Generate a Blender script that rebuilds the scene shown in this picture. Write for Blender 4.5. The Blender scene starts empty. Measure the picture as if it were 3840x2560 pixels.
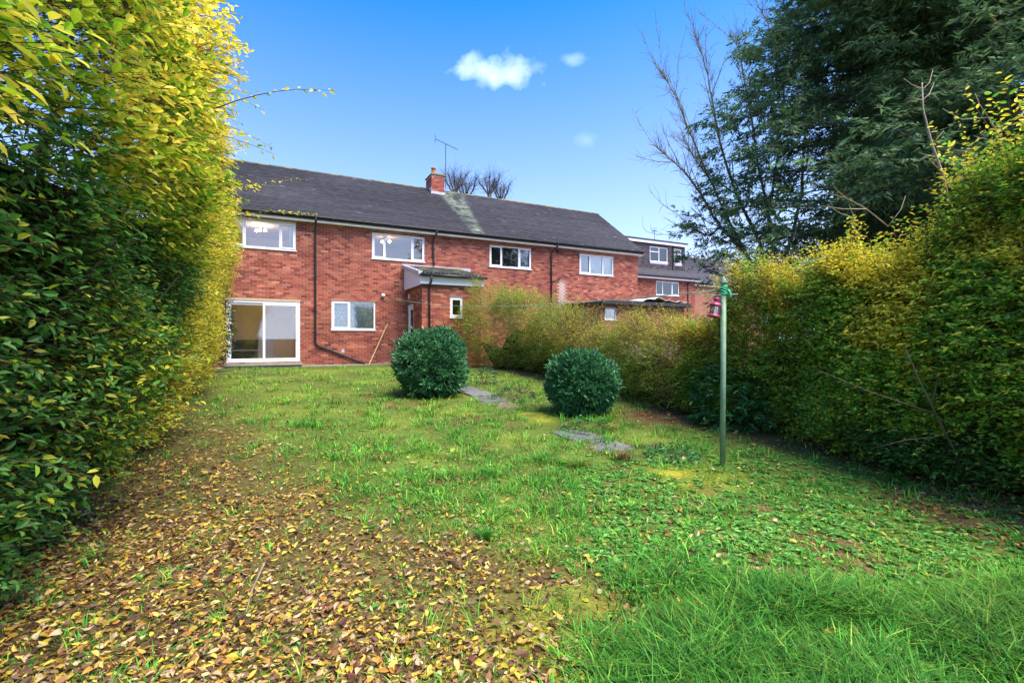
import bpy, math, random
import numpy as np
from mathutils import Vector, Matrix

# ------------------------------------------------------------------ camera, sky, sun, exposure
sc = bpy.context.scene
rng = np.random.default_rng(11)
random.seed(5)
col = sc.collection
EYE = 1.5
F, CX, HY = 1763.0, 1920.0, 1268.6            # photo pixels: focal length, centre column, horizon row
cam_d = bpy.data.cameras.new('camera'); cam = bpy.data.objects.new('camera', cam_d); col.objects.link(cam)
cam.location = (0, 0, EYE); cam.rotation_euler = (math.pi / 2, 0, 0)
cam_d.sensor_width = 36.0; cam_d.lens = 36.0 * F / 3840.0
cam_d.shift_y = (HY - 1280.0) / 3840.0
cam_d.clip_start = 0.05; cam_d.clip_end = 3000
sc.camera = cam

SUN_AZ, SUN_EL = math.radians(130), math.radians(62)      # compass style: 0 = +Y, clockwise
SAT_LOW, SAT_HIGH = 0.86, 1.52
world = bpy.data.worlds.new('World'); sc.world = world; world.use_nodes = True
wn = world.node_tree.nodes; wl = world.node_tree.links; wn.clear()
w_out = wn.new('ShaderNodeOutputWorld'); w_bg = wn.new('ShaderNodeBackground')
sky = wn.new('ShaderNodeTexSky'); sky.sky_type = 'NISHITA'; sky.sun_disc = False
sky.sun_elevation = SUN_EL; sky.sun_rotation = SUN_AZ
sky.altitude = 100; sky.air_density = 1.0; sky.dust_density = 1.0; sky.ozone_density = 1.0
hs = wn.new('ShaderNodeHueSaturation'); hs.inputs['Hue'].default_value = 0.5062; hs.inputs['Value'].default_value = 1.0
wl.new(sky.outputs[0], hs.inputs['Color'])
# winter-clear sky: no warm haze band at the horizon, so the lookup starts a little above it
tcs = wn.new('ShaderNodeTexCoord'); vm = wn.new('ShaderNodeVectorMath'); vm.operation = 'MULTIPLY_ADD'
wl.new(tcs.outputs['Generated'], vm.inputs[0]); vm.inputs[1].default_value = (1, 1, 0.9); vm.inputs[2].default_value = (0, 0, 0.16)
vn = wn.new('ShaderNodeVectorMath'); vn.operation = 'NORMALIZE'; wl.new(vm.outputs[0], vn.inputs[0]); wl.new(vn.outputs[0], sky.inputs['Vector'])
# deep blue overhead, paler towards the horizon
sz_ = wn.new('ShaderNodeSeparateXYZ'); wl.new(tcs.outputs['Generated'], sz_.inputs[0]); smr = wn.new('ShaderNodeMapRange')
smr.inputs[1].default_value = 0.12; smr.inputs[2].default_value = 0.60; smr.inputs[3].default_value = SAT_LOW; smr.inputs[4].default_value = SAT_HIGH
wl.new(sz_.outputs[2], smr.inputs[0]); wl.new(smr.outputs[0], hs.inputs['Saturation'])
# a small fair-weather cloud and two wisps, placed by direction in the sky itself
tcw = wn.new('ShaderNodeTexCoord')
sep = wn.new('ShaderNodeSeparateXYZ'); wl.new(tcw.outputs['Generated'], sep.inputs[0])
def wmath(op, a, b=None, clamp=False):
    m = wn.new('ShaderNodeMath'); m.operation = op; m.use_clamp = clamp
    for i, v in enumerate((a, b)):
        if v is None: continue
        if isinstance(v, (int, float)): m.inputs[i].default_value = v
        else: wl.new(v, m.inputs[i])
    return m.outputs[0]
wu = wmath('DIVIDE', sep.outputs[0], sep.outputs[1]); wv = wmath('DIVIDE', sep.outputs[2], sep.outputs[1])
cmb = wn.new('ShaderNodeCombineXYZ'); wl.new(wu, cmb.inputs[0]); wl.new(wv, cmb.inputs[1])
nz = wn.new('ShaderNodeTexNoise'); nz.inputs['Scale'].default_value = 17; nz.inputs['Detail'].default_value = 6; nz.inputs['Roughness'].default_value = 0.5
wl.new(cmb.outputs[0], nz.inputs['Vector'])
def puff(u0, v0, ru, rv, gain, amt):
    du = wmath('DIVIDE', wmath('SUBTRACT', wu, u0), ru); dv = wmath('DIVIDE', wmath('SUBTRACT', wv, v0), rv)
    r = wmath('SQRT', wmath('ADD', wmath('MULTIPLY', du, du), wmath('MULTIPLY', dv, dv)))
    s = wmath('ADD', wmath('SUBTRACT', 1.0, r), wmath('MULTIPLY', wmath('SUBTRACT', nz.outputs[0], 0.5), 3.2))
    return wmath('MULTIPLY', wmath('MULTIPLY', s, gain, True), amt)
m1 = puff(-0.030, 0.570, 0.105, 0.042, 0.55, 0.70)
m2 = puff(0.125, 0.592, 0.034, 0.018, 0.4, 0.4)
m3 = puff(0.155, 0.421, 0.03, 0.016, 0.3, 0.2)
mm = wmath('MAXIMUM', wmath('MAXIMUM', m1, m2), m3)
mixc = wn.new('ShaderNodeMixRGB'); wl.new(mm, mixc.inputs[0]); wl.new(hs.outputs[0], mixc.inputs[1])
CLOUD = mixc.inputs[2]; CLOUD.default_value = (5.2, 6.0, 7.6, 1)
wl.new(mixc.outputs[0], w_bg.inputs['Color'])
w_bg.inputs['Strength'].default_value = 0.11
wl.new(w_bg.outputs[0], w_out.inputs[0])

sun_d = bpy.data.lights.new('sun', 'SUN'); sun_d.energy = 2.2; sun_d.angle = math.radians(36); sun_d.color = (1.0, 0.93, 0.82)
sun = bpy.data.objects.new('sun', sun_d); col.objects.link(sun)
sdir = Vector((math.sin(SUN_AZ) * math.cos(SUN_EL), math.cos(SUN_AZ) * math.cos(SUN_EL), math.sin(SUN_EL)))
sun.rotation_euler = (-sdir).to_track_quat('-Z', 'Y').to_euler(); sun.location = (0, -5, 30)

vs = sc.view_settings
vs.view_transform = 'Standard'; vs.look = 'None'; vs.gamma = 1.0; vs.use_curve_mapping = False
vs.exposure = 1.90
sc.cycles.use_denoising = True
sc.cycles.max_bounces = 10; sc.cycles.transmission_bounces = 8; sc.cycles.transparent_max_bounces = 12
sc.cycles.diffuse_bounces = 6; sc.cycles.glossy_bounces = 3

# ------------------------------------------------------------------ helpers
def lerp(a, b, t): return a + (b - a) * t
def sstep(a, b, x):
    t = np.clip((np.asarray(x, float) - a) / (b - a), 0, 1); return t * t * (3 - 2 * t)
def _hash(ix, iy, iz, seed):
    h = (ix.astype(np.int64) * 374761393 + iy.astype(np.int64) * 668265263 + iz.astype(np.int64) * 2147483647 + seed * 974634777) & 0xFFFFFFFF
    h = ((h ^ (h >> 13)) * 1274126177) & 0xFFFFFFFF
    return ((h ^ (h >> 16)) & 0xFFFF) / 65535.0
def noise3(p, seed=0):
    """value noise in [-1, 1]"""
    p = np.asarray(p, float); i = np.floor(p); f = p - i; f = f * f * (3 - 2 * f)
    ix, iy, iz = i[:, 0], i[:, 1], i[:, 2]; r = 0
    for dx in (0, 1):
        for dy in (0, 1):
            for dz in (0, 1):
                w = (f[:, 0] if dx else 1 - f[:, 0]) * (f[:, 1] if dy else 1 - f[:, 1]) * (f[:, 2] if dz else 1 - f[:, 2])
                r = r + w * _hash(ix + dx, iy + dy, iz + dz, seed)
    return r * 2 - 1
def noise2(x, y, sc_=1.0, seed=0):
    x = np.asarray(x, float).ravel(); y = np.asarray(y, float).ravel()
    return noise3(np.stack([x * sc_, y * sc_, np.zeros_like(x) + .5], 1), seed)
def ground(x, y):
    """height of the garden: level by the camera, half a metre up to the house"""
    x = np.asarray(x, float); y = np.asarray(y, float); sh = np.broadcast(x, y).shape
    x, y = np.broadcast_arrays(x, y)
    g = 0.5 * sstep(1.5, 16.0, y)
    near = 1 - sstep(12, 22, np.hypot(x, y))
    b = 0.030 * noise2(x, y, 1.3, 3) + 0.014 * noise2(x, y, 4.2, 4)
    return g + b.reshape(sh) * near
def G(x, y): return float(ground(np.array([x]), np.array([y]))[0])
def gp(px, py):
    """where the ray through a 2352-wide-preview pixel meets the ground"""
    r = (px - 1176.0) / 1080.0; s = (py - 777.0) / 1080.0; Y = 5.0
    for _ in range(40): Y = 0.5 * Y + 0.5 * (EYE - 0.5 * float(sstep(1.5, 16, Y))) / s
    return r * Y, Y

HD = np.array([.8919, .4522]); HN = np.array([-.4522, .8919]); HP = np.array([-9.48, 15.6])  # house axes and corner

MATS = {}
def nodes_of(m):
    m.use_nodes = True; nt = m.node_tree; nt.nodes.clear(); return nt.nodes, nt.links
def mat_plain(name, color, rough=0.6, var=0.12, scale=6.0, bump=0.0, bscale=40.0, spec=0.4, metal=0.0, var2=None):
    m = bpy.data.materials.new(name); N, L = nodes_of(m)
    o = N.new('ShaderNodeOutputMaterial'); b = N.new('ShaderNodeBsdfPrincipled'); L.new(b.outputs[0], o.inputs[0])
    tc = N.new('ShaderNodeTexCoord'); n = N.new('ShaderNodeTexNoise'); n.inputs['Scale'].default_value = scale; n.inputs['Detail'].default_value = 6
    L.new(tc.outputs['Object'], n.inputs['Vector'])
    mx = N.new('ShaderNodeMixRGB'); L.new(n.outputs[0], mx.inputs[0])
    mx.inputs[1].default_value = (*[max(0, c * (1 - var * 2)) for c in color], 1)
    mx.inputs[2].default_value = (*(var2 or [c * (1 + var * 2) for c in color]), 1)
    L.new(mx.outputs[0], b.inputs['Base Color'])
    b.inputs['Roughness'].default_value = rough; b.inputs['Specular IOR Level'].default_value = spec; b.inputs['Metallic'].default_value = metal
    if bump:
        n2 = N.new('ShaderNodeTexNoise'); n2.inputs['Scale'].default_value = bscale; n2.inputs['Detail'].default_value = 4
        L.new(tc.outputs['Object'], n2.inputs['Vector'])
        bp = N.new('ShaderNodeBump'); bp.inputs['Strength'].default_value = bump; bp.inputs['Distance'].default_value = 0.01
        L.new(n2.outputs[0], bp.inputs['Height']); L.new(bp.outputs[0], b.inputs['Normal'])
    MATS[name] = m; return m
def mat_attr(name, rough=0.6, var=0.2, scale=30.0, bump=0.0, bscale=60.0, spec=0.4, transl=0.0):
    """colour of each piece comes from its own 'col' attribute; grain from noise"""
    m = bpy.data.materials.new(name); N, L = nodes_of(m)
    o = N.new('ShaderNodeOutputMaterial'); b = N.new('ShaderNodeBsdfPrincipled')
    at = N.new('ShaderNodeAttribute'); at.attribute_name = 'col'
    tc = N.new('ShaderNodeTexCoord'); n = N.new('ShaderNodeTexNoise'); n.inputs['Scale'].default_value = scale; n.inputs['Detail'].default_value = 5
    L.new(tc.outputs['Object'], n.inputs['Vector'])
    mr = N.new('ShaderNodeMapRange'); mr.inputs[1].default_value = .25; mr.inputs[2].default_value = .75
    mr.inputs[3].default_value = 1 - var; mr.inputs[4].default_value = 1 + var; L.new(n.outputs[0], mr.inputs[0])
    mu = N.new('ShaderNodeVectorMath'); mu.operation = 'SCALE'; L.new(at.outputs['Color'], mu.inputs[0]); L.new(mr.outputs[0], mu.inputs['Scale'])
    L.new(mu.outputs[0], b.inputs['Base Color'])
    b.inputs['Roughness'].default_value = rough; b.inputs['Specular IOR Level'].default_value = spec
    if bump:
        n2 = N.new('ShaderNodeTexNoise'); n2.inputs['Scale'].default_value = bscale; n2.inputs['Detail'].default_value = 5
        L.new(tc.outputs['Object'], n2.inputs['Vector'])
        bp = N.new('ShaderNodeBump'); bp.inputs['Strength'].default_value = bump; bp.inputs['Distance'].default_value = 0.01
        L.new(n2.outputs[0], bp.inputs['Height']); L.new(bp.outputs[0], b.inputs['Normal'])
    if transl > 0:
        t = N.new('ShaderNodeBsdfTranslucent'); L.new(mu.outputs[0], t.inputs[0])
        ms = N.new('ShaderNodeMixShader'); ms.inputs[0].default_value = transl
        L.new(b.outputs[0], ms.inputs[1]); L.new(t.outputs[0], ms.inputs[2]); L.new(ms.outputs[0], o.inputs[0])
    else: L.new(b.outputs[0], o.inputs[0])
    MATS[name] = m; return m
def mat_glass(name, tint=(1, 1, 1), base=0.14):
    m = bpy.data.materials.new(name); N, L = nodes_of(m)
    o = N.new('ShaderNodeOutputMaterial'); g = N.new('ShaderNodeBsdfGlossy'); g.inputs['Roughness'].default_value = 0.02
    t = N.new('ShaderNodeBsdfTransparent'); t.inputs[0].default_value = (*tint, 1)
    lw = N.new('ShaderNodeFresnel'); lw.inputs[0].default_value = 1.5
    ad = N.new('ShaderNodeMath'); ad.operation = 'ADD'; ad.use_clamp = True; ad.inputs[1].default_value = base; L.new(lw.outputs[0], ad.inputs[0])
    ms = N.new('ShaderNodeMixShader'); L.new(ad.outputs[0], ms.inputs[0]); L.new(t.outputs[0], ms.inputs[1]); L.new(g.outputs[0], ms.inputs[2]); L.new(ms.outputs[0], o.inputs[0])
    MATS[name] = m; return m
def mat_emit(name, color, s):
    m = bpy.data.materials.new(name); N, L = nodes_of(m)
    o = N.new('ShaderNodeOutputMaterial'); e = N.new('ShaderNodeEmission'); e.inputs[0].default_value = (*color, 1); e.inputs[1].default_value = s
    L.new(e.outputs[0], o.inputs[0]); MATS[name] = m; return m
def mat_brick(name, c1, c2, mortar):
    """brick pattern for walls that are turned away from the garden"""
    m = bpy.data.materials.new(name); N, L = nodes_of(m)
    o = N.new('ShaderNodeOutputMaterial'); b = N.new('ShaderNodeBsdfPrincipled'); L.new(b.outputs[0], o.inputs[0]); b.inputs['Roughness'].default_value = .85
    tc = N.new('ShaderNodeTexCoord'); sp = N.new('ShaderNodeSeparateXYZ'); L.new(tc.outputs['Object'], sp.inputs[0])
    a = N.new('ShaderNodeMath'); a.operation = 'ADD'; L.new(sp.outputs[0], a.inputs[0]); L.new(sp.outputs[1], a.inputs[1])
    cb = N.new('ShaderNodeCombineXYZ'); L.new(a.outputs[0], cb.inputs[0]); L.new(sp.outputs[2], cb.inputs[1])
    bt = N.new('ShaderNodeTexBrick'); L.new(cb.outputs[0], bt.inputs['Vector'])
    bt.inputs['Color1'].default_value = (*c1, 1); bt.inputs['Color2'].default_value = (*c2, 1); bt.inputs['Mortar'].default_value = (*mortar, 1)
    bt.inputs['Scale'].default_value = 1; bt.inputs['Brick Width'].default_value = .225; bt.inputs['Row Height'].default_value = .075; bt.inputs['Mortar Size'].default_value = .006
    L.new(bt.outputs[0], b.inputs['Base Color']); MATS[name] = m; return m

def tag(o, label=None, cat=None, group=None, kind=None):
    if label: o['label'] = label
    if cat: o['category'] = cat
    if group: o['group'] = group
    if kind: o['kind'] = kind
    return o
def empty(name, loc=(0, 0, 0), rz=0.0, label=None, cat=None, group=None):
    o = bpy.data.objects.new(name, None); col.objects.link(o); o.location = loc; o.rotation_euler = (0, 0, rz)
    o.empty_display_size = 0.1
    return tag(o, label, cat, group)
def link(name, me, mat, parent=None):
    o = bpy.data.objects.new(name, me); col.objects.link(o)
    if mat is not None and len(me.materials) == 0: me.materials.append(MATS[mat] if isinstance(mat, str) else mat)
    if parent: o.parent = parent
    return o
def np_mesh(name, V, faces, colors=None, smooth=False):
    """V (n,3); faces (m,k) all of one size; colors (n,3) per vertex"""
    me = bpy.data.meshes.new(name); V = np.ascontiguousarray(V, dtype=np.float32); Fc = np.ascontiguousarray(faces, dtype=np.int32)
    m, k = Fc.shape
    me.vertices.add(len(V)); me.vertices.foreach_set('co', V.ravel())
    me.loops.add(m * k); me.loops.foreach_set('vertex_index', Fc.ravel())
    me.polygons.add(m); me.polygons.foreach_set('loop_start', np.arange(m, dtype=np.int32) * k)
    try: me.polygons.foreach_set('loop_total', np.full(m, k, dtype=np.int32))
    except Exception: pass
    me.polygons.foreach_set('use_smooth', np.full(m, bool(smooth)))
    if colors is not None:
        a = me.attributes.new('col', 'FLOAT_COLOR', 'POINT')
        c = np.ones((len(V), 4), dtype=np.float32); c[:, :3] = colors; a.data.foreach_set('color', c.ravel())
    me.update(calc_edges=True); me.validate(); return me

class MB:
    """collects simple solids into one mesh"""
    def __init__(s): s.v = []; s.f = []; s.c = []
    def add(s, V, Fs, c=None):
        b = len(s.v); s.v += [tuple(map(float, p)) for p in V]; s.f += [tuple(i + b for i in f) for f in Fs]
        s.c += [tuple(c) if c is not None else (1, 1, 1)] * len(V); return s
    def box(s, x0, x1, y0, y1, z0, z1, c=None, M=None):
        V = [(x, y, z) for z in (z0, z1) for y in (y0, y1) for x in (x0, x1)]
        if M is not None: V = [M @ Vector(p) for p in V]
        return s.add(V, [(0, 2, 3, 1), (4, 5, 7, 6), (0, 1, 5, 4), (2, 6, 7, 3), (0, 4, 6, 2), (1, 3, 7, 5)], c)
    def tube(s, pts, r, n=8, c=None, caps=True):
        pts = [Vector(p) for p in pts]; rs = r if isinstance(r, (list, tuple, np.ndarray)) else [r] * len(pts)
        V = []; Fs = []; up = Vector((0.13, 0.31, 0.94)); prev = None
        for i, p in enumerate(pts):
            t = (pts[min(i + 1, len(pts) - 1)] - pts[max(i - 1, 0)])
            t = t.normalized() if t.length > 1e-9 else Vector((0, 0, 1))
            if prev is None:
                a = t.cross(up)
                if a.length < .05: a = t.cross(Vector((1, 0, 0)))
            else: a = prev - t * prev.dot(t)
            a.normalize(); prev = a; b = t.cross(a)
            for k in range(n):
                an = 2 * math.pi * k / n; V.append(p + (a * math.cos(an) + b * math.sin(an)) * float(rs[i]))
        for i in range(len(pts) - 1):
            for k in range(n):
                k2 = (k + 1) % n; Fs.append((i * n + k, i * n + k2, (i + 1) * n + k2, (i + 1) * n + k))
        if caps: Fs.append(tuple(range(n - 1, -1, -1))); Fs.append(tuple((len(pts) - 1) * n + k for k in range(n)))
        return s.add(V, Fs, c)
    def lathe(s, prof, n=20, M=None, c=None, a0=0.0):
        V = []; Fs = []
        for r, z in prof:
            for k in range(n):
                an = a0 + 2 * math.pi * k / n; p = Vector((r * math.cos(an), r * math.sin(an), z)); V.append(M @ p if M is not None else p)
        for i in range(len(prof) - 1):
            for k in range(n):
                k2 = (k + 1) % n; Fs.append((i * n + k, i * n + k2, (i + 1) * n + k2, (i + 1) * n + k))
        Fs.append(tuple(range(n - 1, -1, -1))); Fs.append(tuple((len(prof) - 1) * n + k for k in range(n)))
        return s.add(V, Fs, c)
    def mesh(s, name, smooth=False):
        me = bpy.data.meshes.new(name); me.from_pydata(s.v, [], s.f)
        a = me.attributes.new('col', 'FLOAT_COLOR', 'POINT'); c = np.ones((len(s.v), 4), dtype=np.float32); c[:, :3] = s.c
        a.data.foreach_set('color', c.ravel())
        if smooth: me.polygons.foreach_set('use_smooth', np.ones(len(me.polygons), bool))
        me.update(); return me
    def build(s, name, mat, parent=None, smooth=False, bevel=0.0):
        o = link(name, s.mesh(name, smooth), mat, parent)
        if bevel:
            b = o.modifiers.new('edge', 'BEVEL'); b.width = bevel; b.segments = 2; b.limit_method = 'ANGLE'
        return o

def norm(a): return a / np.maximum(np.linalg.norm(a, axis=1, keepdims=True), 1e-9)
def pick(palette, w, n):
    p = np.array(palette); w = np.array(w, float); w /= w.sum()
    c = p[rng.choice(len(p), n, p=w)]; return c * (1 + rng.normal(0, .16, (n, 1))).clip(.55, 1.5)

# ------------------------------------------------------------------ leaves
# template: two halves folded along the midrib; x = across (half width 1), y = along (length 1), z = up
LEAF = np.array([[0, 0, 0], [.78, .30, .16], [.72, .66, .10], [0, 1, -.16], [-.72, .66, .10], [-.78, .30, .16], [0, .34, .0], [0, .68, -.03]])
LEAF_F = np.array([[0, 1, 2, 7], [0, 7, 4, 5], [7, 2, 3, 3], [7, 3, 4, 4]])
LEAF_T = np.array([[0, 1, 6], [1, 2, 7], [1, 7, 6], [2, 3, 7], [0, 6, 5], [6, 7, 4], [6, 4, 5], [7, 3, 4]])
MID_T = np.array([[0, 1, 2], [0, 2, 3], [0, 3, 4], [0, 4, 5]])
SMALL = np.array([[0, 0, 0], [1, .42, .22], [0, 1, -.1], [-1, .42, .22]])
SMALL_T = np.array([[0, 1, 2], [0, 2, 3]])
NEEDLE = np.array([[-1, 0, 0], [1, 0, 0], [0, 1, -.15]])
NEEDLE_T = np.array([[0, 1, 2]])
def leaf_frames(d, nrm):
    y = norm(d); z = nrm - y * (nrm * y).sum(1, keepdims=True); z = norm(z); x = np.cross(y, z); return x, y, z
def leaf_arrays(P, D, Nn, L, W, C, tmpl):
    T, Ft = {'big': (LEAF[:6], MID_T), 'small': (SMALL, SMALL_T), 'needle': (NEEDLE, NEEDLE_T)}[tmpl]
    x, y, z = leaf_frames(D, Nn); k = len(T); n = len(P)
    V = (P[:, None, :] + x[:, None, :] * (T[None, :, 0:1] * (W[:, None, None] * .5)) + y[:, None, :] * (T[None, :, 1:2] * L[:, None, None])
         + z[:, None, :] * (T[None, :, 2:3] * (L[:, None, None] * .6)))
    Fs = (Ft[None] + (np.arange(n) * k)[:, None, None]).reshape(-1, 3)
    return V.reshape(-1, 3), Fs, np.repeat(C, k, axis=0)
def visible_largest(P, L, n):
    """indices of the leaves that stand in front and show largest from the camera"""
    Y = P[:, 1]; ok = Y > .4; u = P[:, 0] / np.maximum(Y, .1); v = (P[:, 2] - EYE) / np.maximum(Y, .1)
    ok &= (np.abs(u) < 1.07) & (v < .70) & (v > -.72)
    idx = np.nonzero(ok)[0]
    if len(idx) == 0: return idx
    cell = (np.floor((u[idx] + 1.1) * 160).astype(np.int64) * 1000 + np.floor((v[idx] + 1) * 160).astype(np.int64))
    o = np.lexsort((Y[idx], cell)); idx = idx[o]; cell = cell[o]
    first = np.ones(len(idx), bool); first[1:] = cell[1:] != cell[:-1]
    idx = idx[first]; s = L[idx] / Y[idx]
    return idx[np.argsort(-s)[:n]]
def foliage(parent, name, P, D, Nn, L, W, C, mat, tmpl='small', parts=0, part_name='leaf', inv=None):
    """one mesh for the mass of leaves; the largest in view become single leaf objects"""
    keep = np.ones(len(P), bool)
    if parts:
        sel = visible_largest(P, L, parts); keep[sel] = False
        if len(sel):
            K = min(10, len(sel)); pal = C[sel[np.linspace(0, len(sel) - 1, K).astype(int)]]; metas = []
            for q in range(K):
                r = W[sel[0]] / L[sel[0]]; V = LEAF * np.array([r * .5, 1, .6])
                metas.append(np_mesh(part_name, V, LEAF_T, np.repeat(pal[q:q + 1], len(V), 0))); metas[-1].materials.append(MATS[mat])
            x, y, z = leaf_frames(D[sel], Nn[sel])
            base = parent.matrix_world.inverted() if inv is None else inv
            pl = Vector(parent.location)
            for i, k in enumerate(sel):
                q = int(np.argmin(((pal - C[k]) ** 2).sum(1))); o = bpy.data.objects.new(part_name, metas[q]); col.objects.link(o); o.parent = parent
                M = Matrix(((x[i, 0], y[i, 0], z[i, 0], P[k, 0] - pl.x), (x[i, 1], y[i, 1], z[i, 1], P[k, 1] - pl.y), (x[i, 2], y[i, 2], z[i, 2], P[k, 2] - pl.z), (0, 0, 0, 1)))
                o.matrix_local = M @ Matrix.Scale(float(L[k]), 4)
    V, Fs, Cc = leaf_arrays(P[keep], D[keep], Nn[keep], L[keep], W[keep], C[keep], tmpl)
    V = V - np.array(parent.location)[None, :]
    o = link(name, np_mesh(name, V, Fs, Cc), mat, parent); o['kind'] = 'stuff'; return o
def twig_mesh(parent, name, A, B, r0, r1, mat, colr, stuff=True):
    """many thin straight three-sided twigs from A to B"""
    d = norm(B - A); s = np.cross(d, np.array([[.2, .3, .93]])); s = norm(s); t = np.cross(d, s); n = len(A); V = np.zeros((n, 6, 3))
    for k in range(3):
        a = 2 * math.pi * k / 3; q = s * math.cos(a) + t * math.sin(a)
        V[:, k] = A + q * np.reshape(r0, (-1, 1)); V[:, 3 + k] = B + q * np.reshape(r1, (-1, 1))
    Ft = np.array([[0, 1, 4], [0, 4, 3], [1, 2, 5], [1, 5, 4], [2, 0, 3], [2, 3, 5]])
    Fs = (Ft[None] + (np.arange(n) * 6)[:, None, None]).reshape(-1, 3)
    C = np.repeat(np.array([colr]) * (1 + rng.normal(0, .15, (n, 1))), 6, 0)
    V = V.reshape(-1, 3) - np.array(parent.location)[None, :]
    o = link(name, np_mesh(name, V, Fs, C), mat, parent)
    if stuff: o['kind'] = 'stuff'
    return o
def sprays(O, Dr, Ln, k, leafL, leafW, spread=.9, droop=.25, flat=.5, out=None):
    """k leaves along every twig O -> O + Dr*Ln, set alternately to both sides"""
    n = len(O); Dr = norm(Dr); t = (np.arange(k)[None, :] + rng.random((n, k)) * .6 + .35) / (k + .3)
    side = norm(np.cross(Dr, np.array([[0, 0, 1.0]]) + rng.normal(0, .25, (n, 3)))); upv = np.cross(side, Dr)
    arch = Dr[:, None, :] * (t * Ln[:, None])[..., None] - np.array([0, 0, 1.0])[None, None] * (droop * (t ** 2) * Ln[:, None])[..., None]
    P = O[:, None, :] + arch + rng.normal(0, .012, (n, k, 3))
    sg = np.where(np.arange(k) % 2 == 0, 1.0, -1.0)[None, :] * np.ones((n, 1))
    D = Dr[:, None, :] * .75 + side[:, None, :] * (sg * spread)[..., None] + upv[:, None, :] * rng.normal(.1, .3, (n, k))[..., None] - np.array([0, 0, .35])
    Nn = upv[:, None, :] * flat + np.array([0, 0, .5]) + rng.normal(0, .45, (n, k, 3))
    if out is not None: Nn = Nn + out[:, None, :] * .75      # leaves turn their faces to the light
    L = leafL * rng.uniform(.6, 1.2, (n, k)) * (1 - .3 * (t > .9)); W = L * leafW
    return P.reshape(-1, 3), D.reshape(-1, 3), Nn.reshape(-1, 3), L.ravel(), W.ravel(), np.repeat(np.arange(n), k)

# ------------------------------------------------------------------ materials
mat_attr('brick', rough=.85, var=.22, scale=22, bump=.5, bscale=120, spec=.2)
mat_plain('mortar', (.47, .32, .27), .95, .15, 3.0, bump=.4, bscale=90, spec=.1)
mat_brick('brick_far', (.34, .10, .06), (.26, .075, .05), (.44, .31, .26))
mat_attr('roof_tile', rough=.75, var=.22, scale=3, bump=.5, bscale=70, spec=.25)
mat_plain('roof_deck', (.03, .03, .035), .9, .1)
mat_plain('upvc', (.80, .79, .82), .35, .03, 3.0)
mat_plain('old_white', (.62, .58, .50), .6, .12, 5.0)
mat_plain('timber', (.50, .36, .24), .7, .15, 12)
mat_plain('black_plastic', (.022, .023, .027), .35, .2, 8)
mat_plain('concrete', (.30, .28, .25), .9, .2, 5, bump=.4, bscale=60, var2=(.36, .35, .30))
mat_plain('lead', (.42, .42, .47), .6, .15, 9)
mat_plain('terracotta', (.42, .17, .09), .8, .15, 9)
mat_glass('glass', base=.09)
mat_glass('glass_dark', (.55, .62, .66), base=.10)
mat_plain('room_sky_lilac', (.70, .66, .72), .9, .03)  # wall colour carries the pale sky reflection of the upper panes
mat_plain('room_tan', (.42, .27, .15), .9, .05)  # in the room above the porch, the bulb's warm light painted into the walls
mat_plain('room_beige', (.80, .72, .66), .9, .05)
mat_plain('room_grey', (.38, .39, .42), .9, .05)
mat_plain('carpet', (.5, .44, .36), .95, .1)
mat_plain('curtain', (.62, .66, .64), .9, .08)
mat_plain('navy_fabric', (.035, .045, .085), .8, .15)
mat_plain('white_panel', (.60, .61, .64), .5, .03)
mat_emit('bulb', (1.0, .70, .36), 24)
mat_plain('slate_hung', (.055, .045, .055), .7, .25, 10)
mat_plain('felt', (.035, .035, .04), .8, .2, 8)
mat_plain('green_paint', (.15, .33, .19), .55, .34, 9, bump=.25, bscale=60, var2=(.26, .40, .24))
mat_plain('green_rope', (.06, .48, .26), .5, .12, 30)
mat_plain('pale_rope', (.22, .50, .38), .6, .1, 30)
mat_plain('magenta', (.34, .035, .10), .38, .12, 20)
mat_plain('dark_metal', (.03, .035, .035), .5, .1)
mat_glass('lantern_glass', (.82, .86, .78), base=.10)
mat_attr('leaf', rough=.48, var=.18, scale=14, spec=.35, transl=.48)
mat_attr('glossy_leaf', rough=.38, var=.15, scale=12, spec=.4, transl=.15)
mat_attr('needle', rough=.6, var=.2, scale=5, spec=.25, transl=.3)
mat_attr('dead_leaf', rough=.6, var=.22, scale=26, spec=.3, transl=.15)
mat_attr('grass_blade', rough=.55, var=.15, scale=3, spec=.18, transl=.25)
mat_attr('bark', rough=.9, var=.35, scale=18, bump=.6, bscale=40, spec=.15)
mat_plain('hedge_core', (.022, .020, .010), .95, .35, 5, bump=1.0, bscale=9, spec=.05)  # near-black core of hedges and bushes: their inner shade put into its colour
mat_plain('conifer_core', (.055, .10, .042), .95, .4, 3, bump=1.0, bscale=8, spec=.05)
mat_attr('paving', rough=.85, var=.3, scale=7, bump=.5, bscale=50, spec=.25)

# ------------------------------------------------------------------ ground: one sheet out to the horizon
def seg_dist(x, y, pts):
    """signed distance to an open polyline, positive on its left-hand side"""
    best = np.full(x.shape, 1e9); sg = np.zeros(x.shape)
    for (ax, ay), (bx, by) in zip(pts[:-1], pts[1:]):
        dx, dy = bx - ax, by - ay; t = np.clip(((x - ax) * dx + (y - ay) * dy) / (dx * dx + dy * dy), 0, 1)
        ex, ey = x - ax - t * dx, y - ay - t * dy; dd = np.hypot(ex, ey); m = dd < best
        best = np.where(m, dd, best); sg = np.where(m, np.sign(dx * ey - dy * ex), sg)
    return best * sg
def blob(x, y, cx, cy, r, soft=.5): return 1 - sstep(r * (1 - soft), r * (1 + soft), np.hypot(x - cx, y - cy))
LITTER = [(.45, .5), (.30, 2.0), (.10, 2.8), (-.30, 3.35), (-1.05, 3.9), (-2.2, 5.1), (-3.95, 7.0), (-6.3, 9.8), (-8.5, 12.5)]
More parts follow.
